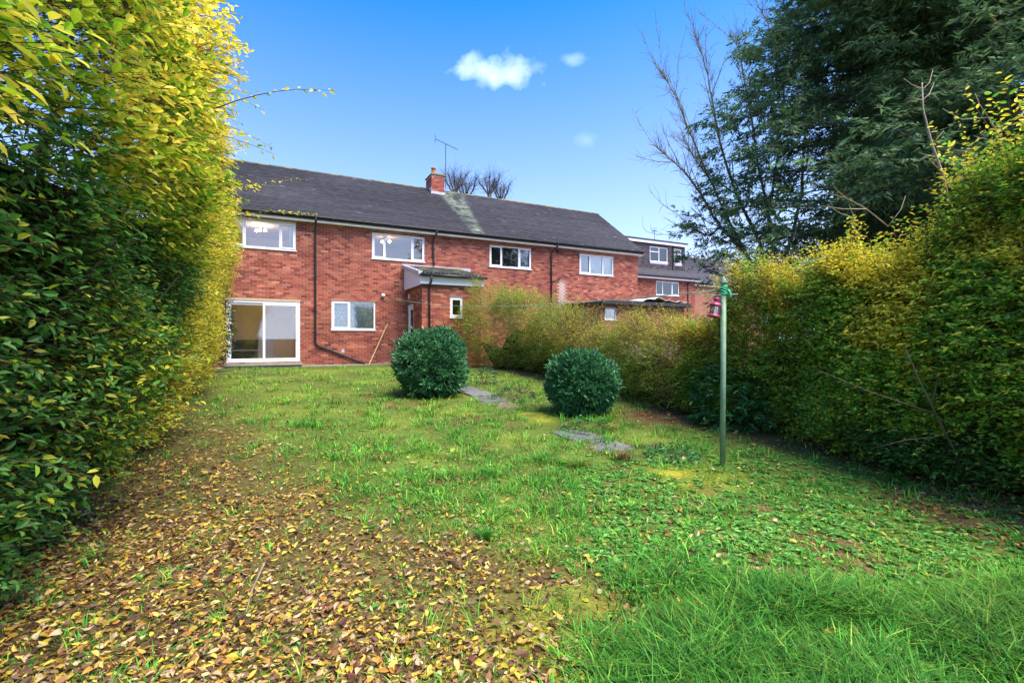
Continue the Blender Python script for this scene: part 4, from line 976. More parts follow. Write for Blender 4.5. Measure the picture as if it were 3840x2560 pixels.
for k in range(120):
    s = np.array([random.uniform(1.6, 8.5)]); v = np.array([random.uniform(.45, 1.05)]); p, n_, t_, z = hedge_surface(LHEDGE, s, v, LH, LB, 1.0, 1.3, .42, 71)
    st.append((tuple(p[0] - n_[0] * .4), (n_[0, 0] + random.uniform(-.4, .2), n_[0, 1] + random.uniform(-.2, .7), random.uniform(.05, .9)), random.uniform(.7, 1.15)))
st.append(((-2.9, 4.6, 3.75), (.9, .25, .55), 1.25)); st.append(((-3.7, 6.2, 3.1), (.9, .3, .35), 1.1)); st.append(((-4.9, 8.6, 4.2), (.9, .2, .5), 1.2))
shoots(ly, st, 'leaf', YEL + LIME[:3], [4, 4, 3, 3, 2, 2, 2, 2], .068, 24)
def face_shoots(par, pts, H, B, side, depth, amp, seed, a, b, n, v0, v1, pal_, w, leafL, L0, L1, nleaf):
    st = []
    for k in range(n):
        s = np.array([random.uniform(a, b)]); p, n_, t_, z = hedge_surface(pts, s, np.array([random.uniform(v0, v1)]), H, B, side, depth, amp, seed)
        st.append((tuple(p[0] - n_[0] * .25), (n_[0, 0] + random.uniform(-.5, .5), n_[0, 1] + random.uniform(-.5, .5), random.uniform(.0, 1.0)), random.uniform(L0, L1)))
    shoots(par, st, 'leaf', pal_, w, leafL, nleaf, (.10, .075, .04), .004, .25)
face_shoots(lg, LHEDGE, LH, LB, 1.0, 1.3, .42, 71, 1.5, 6.5, 45, .04, .5, DKG + LIME[:3], [3, 3, 1, 3, 3, 2, 2, 2], .062, .4, .75, 18)
face_shoots(lp, LHEDGE, LH, LB, 1.0, 1.3, .42, 71, 7.0, LL, 50, .08, .95, YEL, [3, 3, 3, 2, 1], .058, .4, .8, 18)
# evergreen growing into the far end of the golden hedge
hy = empty('holly_shrub', (-9.0, 13.5, G(-9.0, 13.5)), 0, 'dark evergreen shrub in the yellow hedge near the patio door', 'shrub')
def dome(c, rx, rz, n, seed, lo=-.1):
    u = rng.normal(size=(n, 3)); u = norm(u); u = u[u[:, 2] > lo]; rr_ = 1 + .10 * noise3(u * 2.2 + seed, seed) + .05 * noise3(u * 5 + seed, seed + 1)
    return np.array(c)[None] + u * rr_[:, None] * np.array([[rx, rx, rz]]), u
O, U = dome((-9.0, 13.5, 1.9), .85, 1.5, 1500, 5, -.8)
LP, LD, LN, L_, W_, own = sprays(O - U * .12, U + rng.normal(0, .4, U.shape), rng.uniform(.15, .3, len(O)), 7, .065, .55, .9, .1)
foliage(hy, 'foliage', LP, LD, LN, L_, W_, pick([(.02, .06, .03), (.03, .09, .035), (.05, .10, .06)], [3, 3, 1.5], len(LP)), 'glossy_leaf', 'small')
MB().tube([(0, 0, -.05), (.02, .02, .8), (0, 0, 1.8)], [.05, .04, .02], 7, (.1, .08, .06)).build('stem', 'bark', hy)

# --- right boundary
RP = RHEDGE; RL = poly_len(RP)
def r_at(i):
    return poly_len(RP[:i + 1]) if i > 0 else 0.0
SN = [r_at(i) for i in range(len(RP))]
HT = [3.3, 3.05, 2.8, 2.6, 2.32, 2.08, 1.70, 1.42, 1.28, 2.2, 2.6]
def RH(s): return np.interp(s, SN, HT) + .15 * np.sin(s * 2.1) + .12 * np.sin(s * 4.7 + 1) + .07 * np.sin(s * 9.1)
def RB(z, s): return np.interp(z, [0, .3, .9, 1.8, 3.5], [-.22, .0, .16, .16, -.05])
rn = empty('mixed_privet_hedge', (4.9, 4.6, 0), 0, 'tall green and yellow leaved hedge filling the right foreground', 'hedge')
rm_ = empty('yellowing_hedge', (3.6, 7.4, 0), 0, 'golden leaved hedge behind the clothes post', 'hedge')
rf = empty('thin_brown_hedge', (1.2, 13.5, 0), 0, 'lower brownish yellow hedge running back to the porch', 'hedge')
S1, S2 = SN[4] + .6, SN[6] + .5
NR = 24500
s_ = np.concatenate([rng.uniform(0.0, S1, int(NR * .44)), rng.uniform(S1 - .3, S2, int(NR * .20)), rng.uniform(S2 - .3, RL, int(NR * .36))]); v_ = np.where(rng.random(len(s_)) < .8, rng.uniform(.02, 1.05, len(s_)), rng.uniform(1.0, 1.38, len(s_)))
P, nr_, T, z_ = hedge_surface(RP, s_, v_, RH, RB, -1.0, 1.3, .30, 91); P = P - nr_ * np.where(rng.random(len(P)) < .30, rng.uniform(.1, .8, len(P)), np.abs(rng.normal(0, .11, len(P))))[:, None]
sj = s_ + .7 * noise3(P * .9, 95); zo = np.where(sj < S1, 0, np.where(sj < S2, 1, 2))
for zid, par, leafL, k in ((0, rn, .054, 11), (1, rm_, .047, 12), (2, rf, .042, 11)):
    m = zo == zid; O = P[m]; Nn_ = nr_[m]; nn = len(O); zz = z_[m]; hh = RH(s_[m]); rel = zz / hh
    Dr = Nn_ * .7 + np.stack([rng.normal(0, .5, nn), rng.normal(0, .5, nn), rng.normal(.45, .4, nn)], 1)
    Ln = rng.uniform(.18, .42, nn) * (1 + .5 * (rel > .93))
    LP, LD, LN, L_, W_, own = sprays(O, Dr, Ln, k, leafL, .48, .8, .2, .4, Nn_)
    n_ = len(LP); q = (.5 * noise3(O * 1.2, 96))[own] + .22 * noise3(LP * 4, 97)
    if zid == 0:
        yl = q + .9 * (rel[own] - .62) + .35 * sstep(3.0, 7.5, s_[m])[own]; a = pick(MIXG, [5, 4, 5, 2, 1.6, 3], n_); b = pick(GOLD[:3] + YEL[:2], [3, 3, 3, 3, 2], n_); c_ = pick(DKG, [4, 4, 4, 2, .8], n_)
        yl = yl + .55 * noise3(LP * 2.6, 98); C = np.where((yl > .50)[:, None], b, np.where((yl < -.40)[:, None], c_, a))
    elif zid == 1:
        yl = q + .5 * (rel[own] - .45); yl = yl + .45 * noise3(LP * 2.6, 98); C = np.where((yl > .10)[:, None], pick(GOLD, [4, 4, 4, 3, 1.5, 2], n_), pick(MIXG, [4, 4, 4, 3, 1, 3], n_))
    else:
        yl = q + .2 * (rel[own] - .5); yl = yl + .45 * noise3(LP * 2.0, 98); C = np.where((yl > .05)[:, None], pick(BRN, [3, 4, 2, 5, 3, 3], n_), pick(MIXG, [4, 4, 3, 4, 2, 3], n_))
    foliage(par, 'foliage', LP, LD, LN, L_, W_, C, 'leaf', 'small', 300)
    E_ = O + norm(Dr) * Ln[:, None] - np.array([[0, 0, .18]]) * Ln[:, None]
    twig_mesh(par, 'twigs', O - norm(Dr) * .2, E_, np.full(nn, .003), np.full(nn, .001), 'bark', (.13, .095, .06) if zid else (.09, .065, .04))
    a0, a1 = ((0, S1 + .4), (S1 - .4, S2 + .4), (S2 - .4, RL - .35))[zid]
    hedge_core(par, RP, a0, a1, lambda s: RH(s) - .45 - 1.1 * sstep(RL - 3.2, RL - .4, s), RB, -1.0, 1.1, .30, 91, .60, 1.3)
def rstems(par, n, a, b, zt, r=.022):
    for k in range(n):
        s = np.array([a + (b - a) * (k + .5) / n]); B, T_, _ = poly_sample(RP, s); o = np.array([-T_[0, 1], T_[0, 0]]); bb = B[0] - o * .3
        p0 = Vector((bb[0], bb[1], G(*bb) - .05)); dx_ = random.uniform(-.3, .3)
        MB().tube([p0 + Vector((dx_ * f, random.uniform(-.03, .03), zt * f)) - Vector(par.location) for f in (0, .3, .6, 1)], [r, r * .8, r * .5, r * .2], 6, (.12, .09, .06)).build('stem', 'bark', par, smooth=True)
ex, ey = RP[-1]; ex -= .1; ey += .25
O, U = dome((ex, ey, G(ex, ey) + 1.05), .75, 1.25, 1100, 17, -.8)
LP, LD, LN, L_, W_, own = sprays(O - U * .15, U + rng.normal(0, .4, U.shape) + np.array([[0, 0, .3]]), rng.uniform(.15, .4, len(O)), 10, .042, .48, .8, .15, .4, U)
foliage(rf, 'end_foliage', LP, LD, LN, L_, W_, pick(MIXG[:4] + BRN[:5], [3, 3, 3, 2, 2, 2, 2, 2, 2], len(LP)), 'leaf', 'small')
rstems(rn, 5, 1.5, S1, 2.2); rstems(rm_, 3, S1, S2, 1.6); rstems(rf, 5, S2, RL, 1.3)
# upright sprigs out of the top of the hedges
def top_sprigs(par, a, b, n, pal_, w, leafL, h0, h1, nleaf):
    st = []
    for k in range(n):
        s = np.array([random.uniform(a, b)]); p, n_, t_, z = hedge_surface(RP, s, np.array([random.uniform(.95, 1.25)]), RH, RB, -1.0, 1.3, .30, 91)
        st.append((tuple(p[0] - np.array([0, 0, .2])), (random.uniform(-.35, .2), random.uniform(-.3, .3), 1), random.uniform(h0, h1)))
    shoots(par, st, 'leaf', pal_, w, leafL, nleaf, (.13, .10, .06), .004, .08)
top_sprigs(rn, .5, SN[3], 60, YEL[:3] + MIXG[:2], [3, 3, 2, 2, 1], .06, .7, 1.35, 30)
top_sprigs(rn, .5, S1, 110, GOLD[:4] + MIXG[:3], [3, 3, 3, 2, 2, 2, 1], .055, .4, 1.0, 24)
top_sprigs(rm_, S1, S2, 26, GOLD, [3, 3, 3, 2, 1, 2], .045, .25, .5, 18)
top_sprigs(rf, S2, RL - 1.6, 40, BRN, [3, 3, 3, 3, 2, 2], .042, .15, .35, 18)
top_sprigs(rf, RL - 1.8, RL, 22, MIXG[:4] + BRN[:3], [3, 3, 2, 2, 1, 1, 1], .045, .4, .8, 24)
face_shoots(rn, RP, RH, RB, -1.0, 1.3, .30, 91, .6, S1, 110, .15, 1.0, YEL[:3] + MIXG, [2, 2, 2, 3, 3, 1, 2, 2, 2], .055, .35, .75, 18)
face_shoots(rm_, RP, RH, RB, -1.0, 1.3, .30, 91, S1, S2, 30, .2, 1.0, GOLD[:4] + MIXG[:2], [2, 2, 2, 2, 2, 2], .047, .3, .5, 18)
# pale bare branches standing in and above the near hedge
def bare_branch(par, p0, tips, r=.012, colr=(.30, .24, .18)):
    """a main stem with forking side twigs: tips = list of polylines"""
    for pl, rr_ in tips:
        pts_ = [Vector(q) - Vector(par.location) for q in pl]
        MB().tube(pts_, list(np.linspace(rr_, rr_ * .35, len(pts_))), 6, colr).build('branch', 'bark', par, smooth=True)
def at(px, py, Y): return ((px - 1176) / 1080 * Y, Y, EYE + (777 - py) / 1080 * Y)
bare_branch(rn, None, [([at(2180, 470, 5.0), at(2165, 400, 5.0), at(2140, 330, 5.0), at(2120, 250, 5.0), at(2118, 190, 5.0)], .016),
    ([at(2120, 205, 5), at(2095, 195, 5.0), at(2075, 180, 5.0)], .007), ([at(2120, 205, 5), at(2135, 190, 5.1), at(2143, 160, 5.1)], .007), ([at(2120, 230, 5), at(2105, 228, 5), at(2090, 222, 4.9)], .006),
    ([at(2141, 335, 5), at(2155, 315, 5), at(2168, 300, 5)], .006), ([at(2146, 360, 5), at(2125, 355, 4.9), at(2110, 350, 4.9)], .006), ([at(2160, 392, 5), at(2140, 372, 5), at(2130, 362, 4.9)], .006), ([at(2120, 230, 5), at(2135, 215, 5.1), at(2146, 190, 5.2)], .006)])
bare_branch(rn, None, [([at(2040, 520, 6.2), at(1990, 480, 6.1), at(1945, 455, 6.0), at(1905, 445, 6.0)], .010), ([at(1990, 480, 6.1), at(1935, 480, 6), at(1880, 472, 6)], .008),
    ([at(1945, 455, 6), at(1925, 440, 6), at(1915, 428, 6)], .006), ([at(1960, 500, 6), at(1930, 490, 6), at(1900, 470, 6)], .007), ([at(2040, 520, 6.2), at(2070, 480, 6.2), at(2080, 450, 6.2)], .008), ([at(1965, 540, 6.1), at(1962, 500, 6.1), at(1950, 470, 6)], .009)])
bare_branch(rn, None, [([at(2290, 420, 4.6), at(2260, 370, 4.6), at(2230, 350, 4.6), at(2190, 345, 4.6)], .009), ([at(2330, 400, 4.5), at(2300, 320, 4.5), at(2270, 270, 4.5), at(2210, 275, 4.6), at(2165, 250, 4.6)], .010),
    ([at(2270, 270, 4.5), at(2250, 240, 4.5), at(2240, 215, 4.5)], .006), ([at(2300, 330, 4.5), at(2265, 320, 4.5), at(2235, 312, 4.5)], .006)])
bare_branch(rn, None, [([gp(2232, 1118) + (.02,), at(2190, 1030, 4.35), at(2140, 930, 4.3), at(2110, 870, 4.3), at(2080, 800, 4.4)], .012), ([at(2150, 950, 4.3), at(2090, 930, 4.3), at(2000, 900, 4.4), at(1880, 850, 4.6)], .007),
    ([at(2140, 930, 4.3), at(2160, 840, 4.35), at(2130, 760, 4.4)], .008), ([gp(2236, 1115) + (.02,), at(2225, 1000, 4.3), at(2200, 960, 4.3)], .009), ([at(2170, 1000, 4.3), at(2080, 1010, 4.3), at(2000, 1030, 4.4)], .006)], colr=(.14, .10, .07))
# laurel growing out at the foot of the hedge, behind the post
lx, lyy = gp(1700, 985); lau = empty('laurel_shrub', (lx, lyy, G(lx, lyy)), 0, 'broad leaved glossy laurel at the foot of the hedge right behind the clothes post', 'shrub')
O, U = dome((lx + .1, lyy + .25, .52), .66, .62, 420, 9, -.75)
LP, LD, LN, L_, W_, own = sprays(O - U * .15, U + rng.normal(0, .3, U.shape) + np.array([[0, 0, .25]]), rng.uniform(.15, .3, len(O)), 7, .125, .42, 1.0, .1)
foliage(lau, 'foliage', LP, LD, LN, L_, W_, pick([(.035, .13, .03), (.05, .17, .035), (.025, .09, .025), (.09, .24, .06)], [4, 4, 3, 1.2], len(LP)), 'glossy_leaf', 'big', 300)
MB().tube([(.1, .2, -.05), (.1, .25, .4), (.15, .25, .8)], [.03, .025, .012], 6, (.12, .10, .06)).build('stem', 'bark', lau)
# --- clipped evergreen bushes by the path
def ball_bush(px0, px1, ptop, pbot, label, seed, flat):
    cx_, Y = gp((px0 + px1) / 2, pbot); r = (px1 - px0) / 2 / 1080 * Y; h = (pbot - ptop) / 1080 * Y; g = G(cx_, Y + r * .4)
    cy_ = Y + r * .85
    e = empty('clipped_bush', (cx_, cy_, g), 0, label, 'bush', 'clipped evergreen bushes by the path')
    n = 1500; u = norm(rng.normal(size=(n, 3))); u = u[u[:, 2] > -.92]
    k = 1 + .13 * noise3(u * 1.9 + seed, seed) + .07 * noise3(u * 4.5 + seed, seed + 1) + .12 * (rng.random(len(u)) < .03)
    pw = np.abs(u) ** flat; sgn = np.sign(u); q = sgn * pw; O = np.array([[cx_, cy_, g + h * .48]]) + q * k[:, None] * np.array([[r * .93, r * .93, h * .5]])
    O = O - u * np.abs(rng.normal(.03, .06, len(u)))[:, None]
    # a rosette of leaves at the end of every twig
    m = 9; N_ = len(O); ax = norm(u + np.array([[0, 0, .55]]) + rng.normal(0, .25, (N_, 3))); s1 = norm(np.cross(ax, rng.normal(size=(N_, 3)))); s2 = np.cross(ax, s1)
    an = (np.arange(m) * 2.4)[None] + rng.uniform(0, 6.28, (N_, 1)); op = np.linspace(.35, 1.15, m)[None] * rng.uniform(.8, 1.2, (N_, m))
    D = ax[:, None] * np.cos(op)[..., None] + (s1[:, None] * np.cos(an)[..., None] + s2[:, None] * np.sin(an)[..., None]) * np.sin(op)[..., None]
    Pp = O[:, None] - ax[:, None] * (np.linspace(0, .10, m)[None, :, None]) + rng.normal(0, .006, (N_, m, 3)); Nn2 = ax[:, None] * 1.0 - D * .3 + rng.normal(0, .15, (N_, m, 3))
    L_ = rng.uniform(.08, .13, (N_, m)); C = pick([(.065, .22, .08), (.046, .165, .062), (.09, .28, .095), (.034, .11, .05), (.16, .34, .17)], [5, 4, 3, 3, 1], N_ * m)
    foliage(e, 'foliage', Pp.reshape(-1, 3), D.reshape(-1, 3), Nn2.reshape(-1, 3), L_.ravel(), L_.ravel() * .34, C, 'glossy_leaf', 'big', 300)
    mb = MB(); prof = [(r * .30, .02), (r * .55, h * .12), (r * .72, h * .35), (r * .72, h * .6), (r * .55, h * .78), (r * .2, h * .86)]; mb.lathe(prof, 18); mb.build('shade_core', 'hedge_core', e, smooth=True)
    for k in range(5):
        a = k * 1.26; MB().tube([(.08 * math.cos(a), .08 * math.sin(a), -.05), (.2 * math.cos(a), .2 * math.sin(a), h * .3)], [.025, .015], 6, (.10, .08, .06)).build('stem', 'bark', e)
    return e
ball_bush(884, 1074, 752, 922, 'larger round clipped evergreen bush in front of the porch', 13, .94)
ball_bush(1260, 1436, 802, 966, 'smaller round clipped evergreen bush beside the path near the hedge', 29, .98)

# ------------------------------------------------------------------ trees
def conifer(c, g, H, prof, label, seed):
    """trunk, rising boughs and hanging sprays of short needles"""
    e = empty('conifer_tree', (c[0], c[1], g), 0, label, 'tree'); r_ = np.random.default_rng(seed)
    MB().tube([(0, 0, -.1), (.05, .02, 2), (.0, .05, H * .5), (.03, 0, H * .98)], [.26, .22, .14, .02], 10, (.10, .065, .05)).build('trunk', 'bark', e, smooth=True)
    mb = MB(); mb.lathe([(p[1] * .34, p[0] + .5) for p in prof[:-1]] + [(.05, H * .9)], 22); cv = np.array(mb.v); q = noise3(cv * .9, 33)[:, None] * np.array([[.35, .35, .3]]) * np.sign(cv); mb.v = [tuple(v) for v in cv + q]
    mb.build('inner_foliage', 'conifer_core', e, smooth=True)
    nb = 480; A = []; B = []; O = []; D = []; Ln = []; rr0 = []; bw = []
    hz = np.interp(r_.random(nb), [0, 1], [prof[0][0], H * .97])
    for z in hz:
        R = np.interp(z, [p[0] for p in prof], [p[1] for p in prof]) * r_.uniform(.72, 1.08); a = r_.uniform(0, 2 * math.pi); d = np.array([math.cos(a), math.sin(a), 0])
        rise = r_.uniform(-.2, .6); pr = None; tone = r_.normal(0, .16)
        for f in np.linspace(0, 1, 6):
            p = np.array([c[0], c[1], g + z]) + d * R * f + np.array([0, 0, 1]) * (rise * R * f - .30 * R * f * f * (.4 + rise))
            if pr is not None: A.append(pr); B.append(p); rr0.append(.035 * (1 - f * .85))
            if f >= .15:
                for q in range(5 if f > .55 else 4):
                    sd_ = np.array([-d[1], d[0], 0]) * r_.choice([-1, 1]); w = d * r_.uniform(.1, 1.0) + sd_ * r_.uniform(.2, 1.0) + np.array([0, 0, r_.uniform(-.45, .65)])
                    O.append(p + r_.normal(0, .10, 3)); D.append(w); Ln.append(r_.uniform(.30, .62)); bw.append(tone)
            pr = p
    A, B, O, D, Ln, bw = map(np.array, (A, B, O, D, Ln, bw)); rr0 = np.array(rr0)
    twig_mesh(e, 'boughs', A, B, rr0 + .008, rr0 * .8 + .004, 'bark', (.08, .055, .045))
    # side twiglets along each spray, each a tuft of needles
    n = len(O); D = norm(D); k = 5; t = (np.arange(k) + .6) / k; side = norm(np.cross(D, np.array([[0, 0, 1.0]]) + r_.normal(0, .3, (n, 3))))
    So = (O[:, None] + D[:, None] * (t[None, :, None] * Ln[:, None, None])).reshape(-1, 3); sg = np.where(np.arange(k) % 2, 1.0, -1.0)
    Sd = (D[:, None] * .8 + side[:, None] * sg[None, :, None] * .8 + np.array([0, 0, -.18]) + r_.normal(0, .2, (n, k, 3))).reshape(-1, 3)
    LP, LD, LN, L_, W_, own = sprays(So, Sd, r_.uniform(.14, .30, len(So)), 9, .125, .33, .7, .12)
    C = pick([(.10, .20, .085), (.072, .145, .065), (.14, .25, .095), (.19, .29, .105), (.20, .19, .085)], [4, 4, 3, 1.5, .7], len(LP)); C = C * (1 + np.repeat(bw, k * 9)[:, None]).clip(.6, 1.5)
    foliage(e, 'foliage', LP, LD, LN, L_, W_, C, 'needle', 'needle'); return e
conifer((9.1, 10.2), .3, 12.5, [(1.4, 3.2), (2.6, 4.4), (4.2, 4.7), (6.0, 4.3), (8.0, 3.4), (10, 2.3), (13, .3)], 'huge dark green conifer towering over the hedge on the right', 3)

def bare_tree(name, base, main, label, seed, colr=(.16, .14, .07), r0=.09, twig=.5, dens=7, group=None, cat='tree', second=False):
    """main limbs given as polylines of points; side shoots and fine twigs grow from them"""
    e = empty(name, base, 0, label, cat, group); r_ = np.random.default_rng(seed); b = Vector(base); A = []; B = []; R0 = []; R1 = []
    for pl, ra_, rb_ in main:
        P = [Vector(p) for p in pl]; Q = []
        for i in range(len(P) - 1):
            for f in (0, .25, .5, .75):
                p0, p1, p2, p3 = P[max(i - 1, 0)], P[i], P[i + 1], P[min(i + 2, len(P) - 1)]
                Q.append(.5 * ((2 * p1) + (p2 - p0) * f + (2 * p0 - 5 * p1 + 4 * p2 - p3) * f * f + (3 * p1 - p0 - 3 * p2 + p3) * f ** 3) + Vector(r_.normal(0, .02, 3)) * (twig * .9))
        Q.append(P[-1]); rad = list(np.linspace(ra_, rb_, len(Q)))
        MB().tube([q - b for q in Q], rad, 7, colr).build('limb', 'bark', e, smooth=True)
        if second:
            for i in range(len(Q) // 3, len(Q) - 1, 2):
                d = (Q[i + 1] - Q[i - 1]).normalized(); w = Vector(np.array(d) + r_.normal(0, .38, 3) + np.array([0, 0, .15])).normalized(); L = twig * r_.uniform(1.2, 2.6); q = Q[i]; pts2 = [q]
                for s_ in range(5): q = q + w * L / 5; w = Vector(np.array(w) + r_.normal(0, .12, 3) + np.array([0, 0, .07])).normalized(); pts2.append(q)
                rr_ = rad[i] * .5; MB().tube([q - b for q in pts2], list(np.linspace(rr_, .005, 6)), 5, colr).build('branch', 'bark', e, smooth=True)
                for q0, q1 in zip(pts2[:-1], pts2[1:]):
                    for _ in range(2):
                        w2 = np.array((q1 - q0).normalized()) + r_.normal(0, .5, 3) + np.array([0, 0, .2]); w2 /= np.linalg.norm(w2); a_ = np.array(q0 + (q1 - q0) * r_.random()); L2 = twig * r_.uniform(.25, .8); m_ = a_ + w2 * L2 * .5; e_ = m_ + (w2 + r_.normal(0, .3, 3)) * L2 * .5
                        A.extend((a_, m_)); B.extend((m_, e_)); R0.extend((.006, .004)); R1.extend((.004, .002))
        for i in range(2, len(Q)):
            d = (Q[i] - Q[i - 1]).normalized()
            for _ in range(dens if i > len(Q) * .3 else dens // 3):
                w = np.array(d) * .9 + r_.normal(0, .55, 3) + np.array([0, 0, .25]); w /= np.linalg.norm(w); L = twig * r_.uniform(.35, 1.25); p = np.array(Q[i]) + (np.array(Q[i - 1]) - np.array(Q[i])) * r_.random()
                q = p
                for s_ in range(3):
                    n_ = q + w * L / 3; A.append(q); B.append(n_); R0.append(.007 * (1 - s_ * .28) * (twig / .5) ** .5); R1.append(.007 * (.72 - s_ * .28) * (twig / .5) ** .5)
                    if s_ < 2 or r_.random() < .5:
                        w2 = w + r_.normal(0, .6, 3) + np.array([0, 0, .2]); w2 /= np.linalg.norm(w2); A.append(n_); B.append(n_ + w2 * L * r_.uniform(.15, .4)); R0.append(.0038 * (twig / .5) ** .5); R1.append(.002)
                    q = n_; w = w + r_.normal(0, .22, 3) + np.array([0, 0, .06]); w /= np.linalg.norm(w)
    twig_mesh(e, 'twigs', np.array(A), np.array(B), np.array(R0), np.array(R1), 'bark', tuple(c * .75 for c in colr)); return e
YT = 12.6; bx, by = (1775 - 1176) / 1080 * YT, YT; bz = G(bx, by)
root = (bx, by, bz - .1)
def fan(px, py, dy=0.0): return at(px, py, YT + dy)
bare_tree('bare_tree', (bx, by, bz), [
    ([root, fan(1768, 690), fan(1725, 600), fan(1655, 520), fan(1600, 430), fan(1550, 375), fan(1510, 340)], .06, .008),
    ([fan(1725, 600), fan(1670, 500, .3), fan(1625, 400, .5), fan(1585, 300, .6), fan(1540, 200, .6), fan(1522, 170, .6)], .038, .007),
    ([root, fan(1772, 660, .3), fan(1745, 560, .4), fan(1695, 450, .5), fan(1660, 350, .6), fan(1640, 250, .5), fan(1620, 150, .5), fan(1598, 85, .5)], .06, .007),
    ([root, fan(1780, 640, .6), fan(1765, 500, .8), fan(1740, 380, .8), fan(1725, 260, .9), fan(1700, 130, .8), fan(1690, 90, .8)], .06, .008),
    ([fan(1765, 500, .8), fan(1790, 330, 1.0), fan(1800, 200, 1.0), fan(1775, 90, 1.0), fan(1750, 20, 1)], .038, .007),
    ([fan(1800, 200, 1.0), fan(1812, 120, 1.1), fan(1830, 30, 1.1), fan(1832, -40, 1.1)], .03, .006),
    ([root, fan(1800, 620, .8), fan(1840, 450, 1.2), fan(1850, 250, 1.4), fan(1850, 100, 1.4), fan(1868, -20, 1.4)], .06, .008),
    ([fan(1695, 450, .5), fan(1650, 420, .2), fan(1600, 370, 0), fan(1570, 320, 0)], .024, .006),
    ([fan(1655, 520), fan(1630, 540, -.3), fan(1600, 530, -.4), fan(1580, 520, -.4)], .03, .006)],
    'bare winter tree with lichen coloured ascending branches left of the conifer', 8, (.20, .17, .08), .1, .62, 6, second=True)
# pollarded trees beyond the roof
for k, (px, top, w, Y, lab) in enumerate(((1044, 388, 34, 33, 'leftmost pollarded bare tree behind the roof, next to the aerial mast'), (1070, 400, 34, 34.5, 'second pollarded bare tree behind the roof right of the chimney'),
                                        (1124, 392, 32, 35, 'third pollarded bare tree behind the roof'), (1150, 408, 28, 36, 'rightmost pollarded bare tree behind the roof ridge'))):
    bx, by = (px - 1176) / 1080 * Y, Y; r0_ = random.Random(k); fz = EYE + (777 - top - 55) / 1080 * Y
    main = [([(bx, by, .4), (bx + .05, by, fz * .5), (bx, by, fz)], .22, .16)]
    for j in range(5):
        dx_ = (j - 2) / 2 * w / 1080 * Y * .75; main.append(([(bx, by, fz - .1), (bx + dx_ * .55, by + r0_.uniform(-.4, .4), fz + .55), (bx + dx_, by + r0_.uniform(-.5, .5), fz + 1.0 + r0_.uniform(0, .5))], .07, .02))
    bare_tree('pollard_tree', (bx, by, .5), main, lab, 40 + k, (.085, .07, .06), .2, .9, 8, 'pollarded trees behind the roof')
Y = 46; bx = (1622 - 1176) / 1080 * Y; fz = EYE + (777 - 610) / 1080 * Y
main = [([(bx, Y, .4), (bx, Y, fz * .6), (bx + .1, Y, fz)], .2, .1)]
for j in range(6): dx_ = (j - 2.5) * .42; main.append(([(bx, Y, fz - .6), (bx + dx_ * .7, Y, fz + .5), (bx + dx_ * 1.5, Y + .2, fz + 1.2 - abs(dx_) * .35)], .06, .02))
bare_tree('distant_tree', (bx, Y, .5), main, 'small brownish bare tree above the far grey roof', 60, (.22, .14, .09), .2, .8, 6)

# ------------------------------------------------------------------ clothes post, line and lantern
px_, py_ = gp(1662, 1072); pg = G(px_, py_); SC = py_ / 1080
post = empty('clothes_post', (px_, py_, pg), 0, 'green painted steel clothes post with pointed finial standing in the grass', 'post')
ptop = EYE + (777 - 668) * SC - pg
MB().tube([(-.012, 0, -.1), (0, 0, ptop)], .029, 18).build('pole', 'green_paint', post, smooth=True)
MB().lathe([(.031, 0), (.028, .02), (.026, .085), (.040, .09), (.041, .098), (.022, .135), (.008, .165), (.003, .172)], 18, Matrix.Translation((0, 0, ptop - .005))).build('finial', 'green_paint', post, smooth=True)
zA = EYE + (777 - 665) * SC - pg; zB = EYE + (777 - 677) * SC - pg
MB().tube([(-.09, .0, zA - .006), (.11, .01, zA - .008)], .007, 6).build('hook_bar', 'dark_metal', post)
MB().tube([(-.15, -.02, zB - .012), (.0, -.02, zB), (.15, -.02, zB + .004)], .007, 6).build('hook_bar', 'green_paint', post)
anchor = Vector(hw(5.39, -.03, 3.07)); p0 = Vector((px_ - .03, py_, zA + pg)); ln = empty('washing_line', (px_, py_, pg + zA), 0, 'thin green washing line running from the post to the house wall', 'washing line')
nL = 30; pts_ = [p0.lerp(anchor, k / nL) - Vector((0, 0, .26 * 4 * (k / nL) * (1 - k / nL))) - ln.location for k in range(nL + 1)]
MB().tube(pts_, .0052, 5).build('cord', 'pale_rope', ln, smooth=True)
mb = MB()
for k in range(5):
    a = [(.036 * math.cos(t + k), .036 * math.sin(t + k), -.03 + k * .013 + .02 * math.sin(t)) for t in np.linspace(0, 6.28, 14)]; mb.tube(a, .008, 6)
mb.build('knot', 'green_rope', ln, smooth=True)
MB().tube([(.03, -.03, .0), (.05, -.04, -.03), (.062, -.035, -.075), (.055, -.03, -.10)], [.010, .014, .013, .007], 8).build('loose_end', 'green_rope', ln, smooth=True)
MB().tube([tuple(anchor - ln.location), tuple(anchor - ln.location + Vector((-.02, .05, 0)))], .012, 6).build('wall_hook', 'dark_metal', ln)
